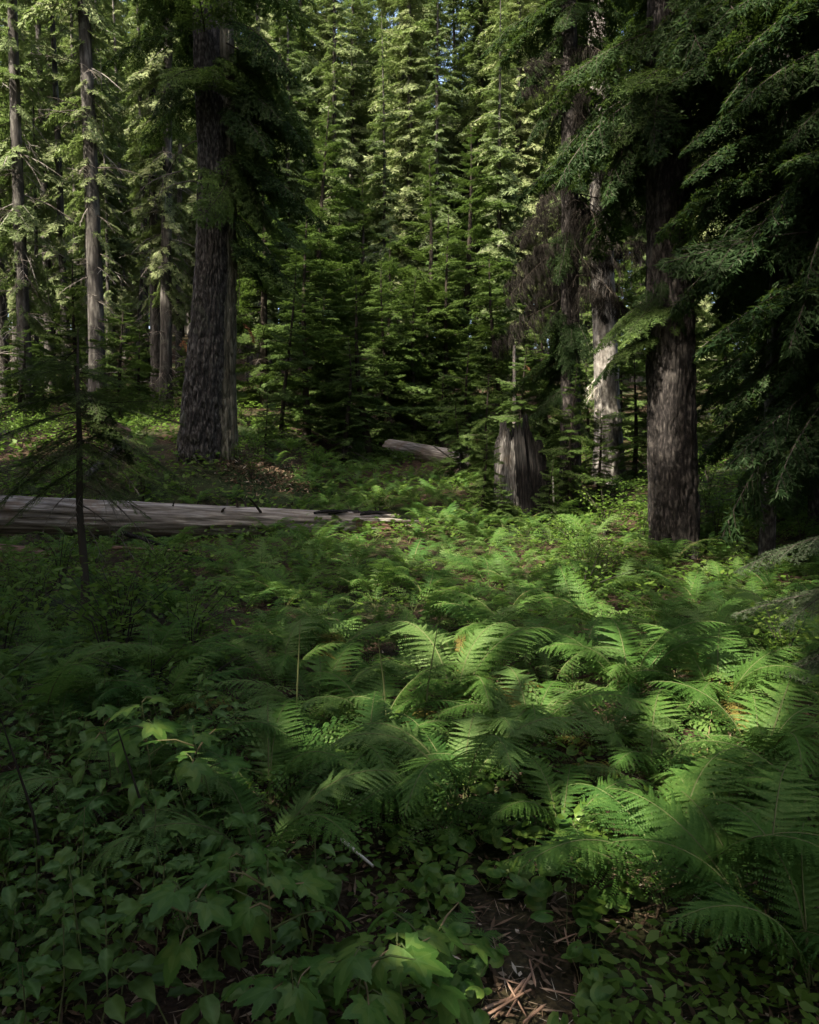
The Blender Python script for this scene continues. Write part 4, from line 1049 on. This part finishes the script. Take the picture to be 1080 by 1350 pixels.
rgl = np.random.default_rng(101)
for (u, y, H, n, s, lab) in [(275, 2.05, .42, 8, 1.0, 'large lobed-leaf plant at the front left, leaves catching light'), (370, 2.0, .46, 7, .95, 'lobed-leaf plant right of the largest one, leaf tips pointing right'), (210, 3.05, .55, 9, .95, 'lobed-leaf plant below the broad left fern'), (270, 2.95, .5, 7, .9, 'lobed-leaf plant close right of the one under the left fern'),
                               (480, 1.85, .34, 8, 1.0, 'low lobed-leaf plant at the bottom left of the bare litter'), (545, 1.85, .3, 7, .9, 'low lobed-leaf plant touching the bare litter'), (430, 1.6, .3, 7, .9, 'lobed-leaf plant at the bottom edge, dark'), (545, 2.15, .25, 6, .8, 'small lobed-leaf plant behind the low ones near bare litter'), (400, 1.8, .32, 6, .85, 'dark lobed-leaf plant between the largest and the low ones'),
                               (150, 3.2, .5, 6, .8, 'lobed-leaf plant left of the one under the left fern'), (320, 2.3, .38, 6, .8, 'half-hidden lobed-leaf plant behind the largest one')]:
    lobed_plant(on_ground(u, y), H, n, lab, rgl, s)
cnt = 0
opl = []
while len(opl) < 100:
    y = rgl.uniform(1.75, 4.2); u = rgl.uniform(-30, 460 if y < 2.6 else 300)
    p = on_ground(u, y)
    if all((p[0] - q[0]) ** 2 + (p[1] - q[1]) ** 2 > .105 ** 2 for q, *_ in opl): opl.append((p, u, y))
def zone_oval(u, y):
    a = 'left corner' if u < 130 else 'left middle' if u < 280 else 'right part'
    return ('in the front row, ' if y < 2.2 else 'in the second row, ' if y < 2.7 else 'behind the lobed leaves, ') + a
zz = {}
for c in opl: zz.setdefault(zone_oval(c[1], c[2]), []).append(c)
for z, cs in zz.items():
    for (p, u, y), w in ordered(cs, lambda c: c[1], lambda c: c[2]):
        oval_plant(p, rgl.uniform(.2, .42), int(rgl.integers(7, 12)), 'oval-leaf plant ' + z + ', ' + w, rgl, rgl.uniform(.8, 1.2))
vp = []
while len(vp) < 60:
    y = rgl.uniform(1.9, 3.9); u = rgl.uniform(520, 820)
    if y > 2.8 and not 440 < u < 780 or (y < 2.3 and 635 < u < 745 and rgl.random() < .8): continue
    p = on_ground(u, y)
    if all((p[0] - q[0]) ** 2 + (p[1] - q[1]) ** 2 > .085 ** 2 for q, *_ in vp): vp.append((p, u, y))
zz = {}
for c in vp: zz.setdefault(('left of' if c[1] < 610 else 'around' if c[1] < 690 else 'right of') + ' the brown stick heap' + (', front row' if c[2] < 2.15 else ', middle row' if c[2] < 2.5 else ', back row' if c[2] < 3 else ', hollow row'), []).append(c)
for z, cs in zz.items():
    for (p, u, y), w in ordered(cs, lambda c: c[1], lambda c: c[2], 20):
        violet(p, int(rgl.integers(4, 8)), 'round-leaf plant ' + z + ', ' + w, rgl)
for (u, y, lab) in [(1005, 12.0, 'pale broad-leaved lily clump beside the dark spruce trunk'), (1030, 12.6, 'second lily clump behind the pale one by the spruce trunk')]:
    oval_plant(on_ground(u, y), .55, 9, lab, rgl, 1.25, LILY, 'lily_plant', 'lily clumps by the right spruce')

# low shrubs in the middle distance (leaves too small to be told apart)
def shrub_geo(seed, H, R, n, ll, mat=M_SHRUB):
    rg = np.random.default_rng(seed); g = Geo(); B = []
    for i in range(9):
        az = rg.uniform(0, 6.28); l = R * rg.uniform(.4, 1.0)
        pth = np.array([[0, 0, 0], [l * .3 * math.cos(az), l * .3 * math.sin(az), H * .6], [l * math.cos(az), l * math.sin(az), H * rg.uniform(.75, 1.05)]])
        v, f = tube(pth, [.006, .004, .0015], 4); g.add(v, f, 1)
        k = n // 9; q = rg.uniform(.25, 1, k)[:, None]; c = np.where(q < .5, lerp(pth[0], pth[1], q * 2), lerp(pth[1], pth[2], q * 2 - 1)) + rg.normal(0, R * .16, (k, 3)) * [1, 1, .45]; B.append(c)
    c = np.concatenate(B); n = len(c); az = rg.uniform(0, 6.28, n); el = rg.normal(-.15, .35, n)
    d = np.stack([np.cos(az) * np.cos(el), np.sin(az) * np.cos(el), np.sin(el)], 1); w = unit(np.cross(d, np.array([0, 0, 1.]) + rg.normal(0, .4, (n, 3))))
    s = (ll * rg.uniform(.6, 1.3, n))[:, None]
    v = np.stack([c, c + d * s * .35 + w * s * .27, c + d * s * .7 + w * s * .2, c + d * s, c + d * s * .7 - w * s * .2, c + d * s * .35 - w * s * .27], 1)
    g.add(v.reshape(-1, 3), np.arange(n * 6).reshape(-1, 6), 0); return g.mesh('shrub', [mat, M_TWIG])
SHRUB = [shrub_geo(1200 + i, h, r, n, l) for i, (h, r, n, l) in enumerate([(.45, .4, 260, .045), (.6, .5, 330, .05), (.35, .45, 260, .04), (.7, .4, 300, .055)])]
sp_ = []
rgs = np.random.default_rng(110)
tries = 0
while len(sp_) < 150 and tries < 20000:
    tries += 1
    y = 4.0 + 17 * rgs.random(); u = rgs.uniform(-40, 1120)
    if y < 9.8: w = 1.0 if u < 260 else .05
    elif y < 13: w = .8 if u < 240 and y > 11.9 else .5 if u > 930 else .35 if u > 745 else 0
    elif y < 17: w = .8 if u < 400 else 1.0 if u > 720 else .1
    else: w = .6 if u < 420 or u > 640 else .15
    if rgs.random() > w: continue
    p = on_ground(u, y)
    if all((p[0] - q[0]) ** 2 + (p[1] - q[1]) ** 2 > .34 ** 2 for q, *_ in sp_): sp_.append((p, u, y))
def zone_shrub(u, y):
    if y < 7: return 'left of the sapling foot' if u < 110 else 'right of the sapling foot' if u < 300 else 'between the front ferns'
    if y < 9.9: return 'between sapling and grey log'if u < 150 else 'before the grey log' 
    if y < 13.5: return 'behind the grey log' if u < 420 else 'between stump and right fir' if u < 860 else 'around the lily clumps'
    if y < 17: return 'at the old trunk foot' if u < 330 else 'on the litter bank' if u < 500 else 'below the pale trunk' if u < 850 else 'behind the right fir'
    return 'under the slim trunks' if u < 330 else 'near the far pale log' if u < 640 else 'far behind the stump' if u < 800 else 'far behind the right fir'
zz = {}
for c in sp_: zz.setdefault(zone_shrub(c[1], c[2]), []).append(c)
for z, cs in zz.items():
    for (p, u, y), w in ordered(cs, lambda c: c[1], lambda c: c[2]):
        o = obj('shrub', SHRUB[int(rgs.integers(0, 4))], None, tuple(p - np.array([0, 0, .02])), (0, 0, rgs.uniform(0, 6.28)), rgs.uniform(.7, 1.25))
        tag(o, 'small-leaved shrub ' + z + ', ' + w, 'shrub', 'small-leaved shrubs of the forest floor')

# ------------------------------------------------------------------ litter and ground cover
def scatter_litter():
    rg = np.random.default_rng(120)
    n = 26000
    y = np.where(rg.random(n) < .6, rg.uniform(1.7, 4.5, n), rg.uniform(4.5, 24, n)); x = rg.uniform(-.62, .62, n) * y
    z = terrain(x, y) + .035 * fbm(x * 2.5, y * 2.5, 8, 3) + .015 * fbm(x * 9, y * 9, 2, 2) + rg.uniform(.002, .02, n)
    c = np.stack([x, y, z], 1); az = rg.uniform(0, 6.28, n); el = rg.normal(0, .25, n)
    d = np.stack([np.cos(az) * np.cos(el), np.sin(az) * np.cos(el), np.sin(el)], 1); w = unit(np.cross(d, np.array([0, 0, 1.]) + rg.normal(0, .3, (n, 3))))
    big = np.where(y > 4.5, 1.6, 1.0)
    l = (.008 + .06 * rg.random(n) ** 2.2) * big; l = l[:, None]; ww = np.where(rg.random(n) < .6, .0016, rg.uniform(.003, .008, n))[:, None] * big[:, None]
    v = np.stack([c - d * l, c + w * ww, c + d * l, c - w * ww], 1).reshape(-1, 3)
    g = Geo(); g.add(v, np.arange(n * 4).reshape(-1, 4), 0)
    stuff(obj('leaf_litter', g.mesh('leaf_litter', [M_LITTER])))
    # litter bank right of the old trunk
    n = 1700; q = rg.random(n); u_ = lerp(300, 412, q) + rg.normal(0, 14, n); yy = lerp(14.4, 15.8, q) + rg.normal(0, .6, n)
    x = (u_ - 540) / 1000 * yy; z = terrain(x, yy) + .04 + rg.uniform(0, .05, n)
    c = np.stack([x, yy, z], 1); d = unit(rg.normal(0, 1, (n, 3)) * [1, 1, .5]); w = unit(np.cross(d, rg.normal(0, 1, (n, 3)))); l = rg.uniform(.012, .06, (n, 1))
    v = np.stack([c - d * l, c + w * l * .35, c + d * l, c - w * l * .35], 1).reshape(-1, 3)
    g = Geo(); g.add(v, np.arange(n * 4).reshape(-1, 4), 0); stuff(obj('bark_litter', g.mesh('bark_litter', [M_LITTER])))
scatter_litter()
def ground_cover():
    rg = np.random.default_rng(121); n = 70000
    y = 1.8 + 26 * rg.random(n) ** 1.1; x = rg.uniform(-.62, .62, n) * y
    u = x / y * 1000 + 540
    k = vnoise(x * 1.6, y * 1.6, 4) + .35
    keep = (k > rg.uniform(-.2, .6, n)) & ~((u > 590) & (u < 770) & (y < 2.6)) & ~((u > 300) & (u < 410) & (y > 14) & (y < 16.2))
    x, y = x[keep], y[keep]; n = len(x)
    h = rg.uniform(.02, .16, n) * (1 + .6 * (y > 8)); z = terrain(x, y) + h
    c = np.stack([x, y, z], 1); az = rg.uniform(0, 6.28, n); el = rg.normal(-.1, .3, n)
    d = np.stack([np.cos(az) * np.cos(el), np.sin(az) * np.cos(el), np.sin(el)], 1); w = unit(np.cross(d, np.array([0, 0, 1.]) + rg.normal(0, .35, (n, 3))))
    s = (rg.uniform(.018, .04, n) * np.where(y > 6, 1.7, 1) * np.where(y > 12, 1.5, 1))[:, None]
    v = np.stack([c - d * s * .5, c + d * s * .0 + w * s * .42, c + d * s * .6 + w * s * .25, c + d * s, c + d * s * .6 - w * s * .25, c - w * s * .42], 1).reshape(-1, 3)
    g = Geo(); g.add(v, np.arange(n * 6).reshape(-1, 6), 0); stuff(obj('ground_cover', g.mesh('ground_cover', [M_SHRUB])))
    # ferns too far off to be told apart
    g = Geo(); m = 70
    for i in range(m):
        y = rg.uniform(17, 27); u = rg.uniform(380, 900); p = on_ground(u, y); me = None
        v, l, t, mm, s = FARD[i % 4]
        M = rotz(rg.uniform(0, 6.28)) * rg.uniform(.7, 1.1); g.v.append(v @ M.T + p); g.loops.append(l + g.n); g.tot.append(t); g.mat.append(mm); g.smooth.append(s); g.n += len(v)
    for i in range(250):                                # low ferns filling in under and between the large ones
        y = rg.uniform(2.9, 13); u = rg.uniform(260 if y < 6 else 330, 1100); p = on_ground(u, y)
        if litter_open(u, y): continue
        v, l, t, mm, s = FARD[i % 4]
        M = rotz(rg.uniform(0, 6.28)) * rg.uniform(.42, .78); g.v.append(v @ M.T + p); g.loops.append(l + g.n); g.tot.append(t); g.mat.append(mm); g.smooth.append(s); g.n += len(v)
    stuff(obj('small_ferns', g.mesh('small_ferns', [M_FERN, M_STEM, M_FERND, M_FERNL])))
FARD = [mid_plant(970 + i, 5, 0, 9, 4).data() for i in range(4)]
ground_cover()
# the heap of brown sticks at the front and a few dead stalks
rgk = np.random.default_rng(130)
heap = [((690, 1300), (650, 1345), .008), ((700, 1290), (668, 1350), .007), ((640, 1335), (700, 1305), .009), ((672, 1310), (694, 1340), .006), ((705, 1300), (698, 1275), .007), ((630, 1348), (690, 1322), .008), ((745, 1232), (752, 1262), .006), ((735, 1250), (760, 1240), .005), ((660, 1290), (690, 1305), .005), ((720, 1315), (760, 1318), .005), ((715, 1330), (690, 1350), .008)]
hl = ['longest brown stick of the heap, slanting to the bottom edge', 'brown stick lying next to the longest one', 'thick pale stick crossing the heap from left', 'short stick crossing the heap middle', 'stick standing up at the top of the heap', 'lowest pale stick of the heap, nearly level', 'forked pale twig upright behind the heap', 'short pale twig crossing the upright twig behind the heap', 'thin stick at the left of the heap', 'level twig right of the heap', 'dark stick at the right foot of the heap']
for ((a, c, r), lab) in zip(heap, hl):
    def gp(u, v):
        y = 2.2
        for _ in range(8):
            d = ray(u, v); zt = float(terrain(d[0] * y / d[1], y)) + .03; y = (zt - CAM_H) / d[2] * d[1]
        return at(u, v, y) + [0, 0, rgk.uniform(0, .03)]
    lay('stick', lab, 'stick', gp(*a), gp(*c), r * .62, r * .35, int(rgk.integers(0, 99)), M_STICK, segs=8, rows=12)
stem_defs = [(165, 5.2, .75, 'dark thin bare stem standing left of the broad left fern'), (210, 2.7, .6, 'thin upright stem with tiny side shoots by the lobed leaves'), (40, 7.0, .9, 'dark curved bare stem left of the sapling'), (70, 2.6, .7, 'thin straight stem rising from the left oval leaves'), (555, 4.0, .7, 'pale bare stalk in front of the centre mound'), (512, 4.2, .6, 'pale dead stalk left of the centre mound'), (390, 4.0, .7, 'pale slanting stalk among the left centre ferns')]
for (u, y, H, lab) in stem_defs:
    p = on_ground(u, y); bx = rgk.normal(0, .08, 2)
    if u == 40: bx = np.array([.35, 0])
    g = Geo(); v, f = tube(np.array([[0, 0, -.03], [bx[0] * .4 if u != 40 else .28, bx[1] * .4, H * .5], [bx[0], bx[1], H]]), [.008 if u == 40 else .004, .005, .002], 6); g.add(v, f, 0)
    o = obj('dead_stalk', g.mesh('dead_stalk', [M_STEM if 'pale' in lab else M_TWIG]), None, tuple(p)); tag(o, lab, 'stem')

# ------------------------------------------------------------------ unseen trees added behind and beside the viewer to shade the hollow
GAPS = []                                                    # spots chosen to be sunlit; crown faces on their sun rays are cut away
def gap(u, v, y, r, p=1.0): GAPS.append((at(u, v, y), r, p))
gap(955, 900, 3.9, .5); gap(960, 930, 4.2, .4); gap(905, 870, 4.6, .25); gap(980, 880, 4.4, .3, .8); gap(860, 858, 4.9, .25, .8); gap(310, 1025, 2.6, .14, .8); gap(1040, 735, 4.3, .35); gap(1070, 715, 4.4, .3); gap(1010, 745, 4.2, .2); gap(690, 1300, 2.05, .34); gap(640, 1235, 2.3, .16); gap(290, 1190, 1.95, .2, .8); gap(370, 1165, 2.0, .16, .8); gap(220, 1240, 1.85, .14, .8); gap(200, 1000, 3.0, .22); gap(480, 1290, 1.75, .2); gap(960, 1150, 2.2, .2)
gap(520, 695, 12.2, .6); gap(590, 695, 12.3, .7); gap(650, 690, 12.4, .7); gap(720, 690, 12.2, .6); gap(780, 700, 11.8, .6); gap(830, 690, 12, .5, .8); gap(600, 665, 14, .6, .7)
gap(664, 568, 13.5, .34); gap(662, 600, 13.5, .26); gap(866, 560, 10.7, .34); gap(864, 530, 10.7, .3); gap(866, 490, 10.7, .3); gap(868, 510, 11, .2, .8); gap(880, 430, 11, .15, .6); gap(866, 610, 11, .15, .7)
gap(380, 680, 12, .3, .8); gap(280, 672, 11.8, .35, .7); gap(150, 665, 11.5, .35, .6); gap(60, 660, 11.2, .35, .6); gap(330, 672, 12, .3, .7); gap(215, 668, 11.6, .3, .6)
gap(550, 640, 16, .8, .7); gap(500, 650, 15, .6, .6); gap(565, 600, 21, .8); gap(350, 610, 15, .5, .8); gap(380, 620, 15.4, .4, .8)
gap(800, 400, 17.5, .5); gap(795, 530, 17.3, .5); gap(800, 460, 17.5, .4); gap(800, 620, 16, .9, .7); gap(900, 650, 14, .8, .6); gap(1010, 670, 12, .5, .8); gap(960, 720, 11, .5, .6); gap(640, 740, 10.5, .6, .5); gap(700, 470, 20, .6, .8); gap(780, 600, 18, 1.0, .7)
for (u, v, y, r) in [(480, 715, 11, .7), (560, 720, 10.8, .8), (640, 715, 11, .8), (720, 715, 11, .8), (790, 720, 10.8, .6), (540, 690, 11.8, .8), (620, 690, 12, .9), (700, 690, 12, .9), (770, 690, 12, .8), (600, 740, 9.8, .6), (690, 745, 9.8, .6), (830, 700, 11.5, .6), (450, 700, 11.5, .4), (760, 740, 9.8, .5), (560, 670, 12.8, .8), (650, 675, 12.8, .8)]: gap(u, v, y, r, 1.0)
_rg = np.random.default_rng(160)
for _ in range(700):
    _y = 2.4 + 8 * _rg.random() ** .7; _p = on_ground(_rg.uniform(170, 1080) if _ % 2 else _rg.normal(600, 170), _y); GAPS.append((_p + np.array([0, 0, .55]), _rg.uniform(.09, .22), 1.0))
for _ in range(130):
    _y = _rg.uniform(2.1, 3.1); _p = on_ground(_rg.uniform(740, 1070), _y); GAPS.append((_p + np.array([0, 0, .5]), _rg.uniform(.07, .17), 1.0))
def shade_trees():
    rg = np.random.default_rng(140)
    hx = np.concatenate([rg.uniform(-5, 5.5, 500), rg.uniform(2.5, 6.5, 160)]); hy = np.concatenate([rg.uniform(1.2, 10.6, 500), rg.uniform(8, 12, 160)]); hz = np.concatenate([np.full(500, .5), rg.uniform(3, 11, 160)])
    tx = np.concatenate([np.full(60, -3.9), np.full(60, 3.8), np.full(40, 3.1), np.full(40, 2.1), rg.uniform(-12, -5, 80)]); ty = np.concatenate([np.full(60, 14.6), np.full(60, 10.7), np.full(40, 14.3), np.full(40, 13.6), rg.uniform(20, 25, 80)]); tz = np.concatenate([rg.uniform(2, 9, 60), rg.uniform(.5, 6, 60), rg.uniform(1, 8, 40), rg.uniform(.5, 2, 40), rg.uniform(4, 11, 80)])
    tx = np.concatenate([tx, rg.uniform(1.3, 4.5, 90)]); ty = np.concatenate([ty, rg.uniform(13, 15, 90)]); tz = np.concatenate([tz, rg.uniform(3.5, 10, 90)])
    tx = np.concatenate([tx, rg.uniform(2.4, 6.5, 150)]); ty = np.concatenate([ty, rg.uniform(6, 12, 150)]); tz = np.concatenate([tz, rg.uniform(4, 12, 150)])
    hx = np.concatenate([hx, tx]); hy = np.concatenate([hy, ty]); hz = np.concatenate([hz, tz])
    hit = np.zeros(len(hx))
    cx, cy = rg.uniform(-24, 8, 900), rg.uniform(-24, 12, 900)
    ok = ~((cy > -2.5) & (cx > -.62 * np.maximum(cy, 0) - 3.4)) & ~((np.abs(cx) < 1.6) & (cy > -3.5))
    cx, cy = cx[ok], cy[ok]; spots = []; sx, sy = SUN[0] / math.hypot(*SUN[:2]), SUN[1] / math.hypot(*SUN[:2]); sl = SUN[2] / math.hypot(*SUN[:2])
    cov = []
    for a, b in zip(cx, cy):
        k = (a - hx) * sx + (b - hy) * sy; off = np.abs((a - hx) * sy - (b - hy) * sx); zz_ = hz + k * sl; cov.append((k > 0) & (zz_ > 3.5) & (zz_ < 23) & (off < 2.3 - .07 * zz_))
    cov = np.array(cov); alive = np.ones(len(cx), bool)
    for _ in range(48):
        gain = (cov * np.array([1., .8, .35, .05, .0, 0, 0, 0, 0, 0, 0, 0])[np.minimum(hit, 11).astype(int)]).sum(1) * alive
        b = int(gain.argmax())
        if gain[b] <= 0: break
        spots.append((cx[b], cy[b])); hit += cov[b]; alive &= (cx - cx[b]) ** 2 + (cy - cy[b]) ** 2 > 2.3 ** 2
    temps = [far_template(200 + i, L=1.0, n2=5, sec=.55, ang=52, droop=.4, hang=.4, noise=.3, ln=.27, wd=.13, sp=.13) for i in range(3)]
    GP = np.array([g[0] for g in GAPS]); GR = np.array([g[1] for g in GAPS]); GQ = np.array([g[2] for g in GAPS])
    spots.sort()
    for i, (x, y) in enumerate(spots):
        H = rg.uniform(21, 28); gt, gc = conifer(400 + i, H, .24, .1, 2.9, 115, dead=0, temps=temps, gapf=.05, seg=7)
        v, l, t, m, s = gc.data()
        base = np.array([x, y, float(terrain(x, y))])
        st = np.concatenate([[0], np.cumsum(t)[:-1]]); cen = v[l[st]] + base
        kill = np.zeros(len(t), bool); rr = rg.random(len(t))
        for P, r, q in zip(GP, GR, GQ):
            dd = cen - P; k = dd @ SUN; dist = np.linalg.norm(dd - k[:, None] * SUN, axis=1)
            kill |= (k > 0) & (dist < r) & (rr < q)
        kp = ~kill
        lk = np.repeat(kp, t)
        me_v, me_l = v, l[lk]
        g2 = Geo(); g2.v = [me_v]; g2.loops = [me_l]; g2.tot = [t[kp]]; g2.mat = [m[kp]]; g2.smooth = [s[kp]]; g2.n = len(v)
        T = thing('conifer', 'unseen tall conifer added beside the viewpoint to shade the ferns', 'tree', tuple(base), 0, 'unseen conifers added around the viewpoint to shade the hollow')
        obj('trunk', gt.mesh('trunk', [M_BARKF]), T); obj('crown', g2.mesh('crown', [M_FAR, M_DEAD]), T)
shade_trees()
def side_trees():
    """Unseen trees added to the right and behind the viewer to block the low sky."""
    rg = np.random.default_rng(150); pts = []; tries = 0
    while len(pts) < 28 and tries < 4000:
        tries += 1
        x, y = rg.uniform(-3, 24), rg.uniform(-18, 24)
        if y > -4 and x < .58 * max(y, 0) + 1.2: continue
        if y <= 2 and x < 6: continue
        if all((x - a) ** 2 + (y - b) ** 2 > 3.1 ** 2 for a, b in pts): pts.append((x, y))
    for i, (x, y) in enumerate(pts):
        plant_tree(TALL[int(rg.integers(0, len(TALL)))], 'conifer', (x, y, float(terrain(x, y)) - .15), rg.uniform(.85, 1.1), 'unseen tall conifer added beside the viewpoint to shade the ferns', 'unseen conifers added around the viewpoint to shade the hollow')
side_trees()
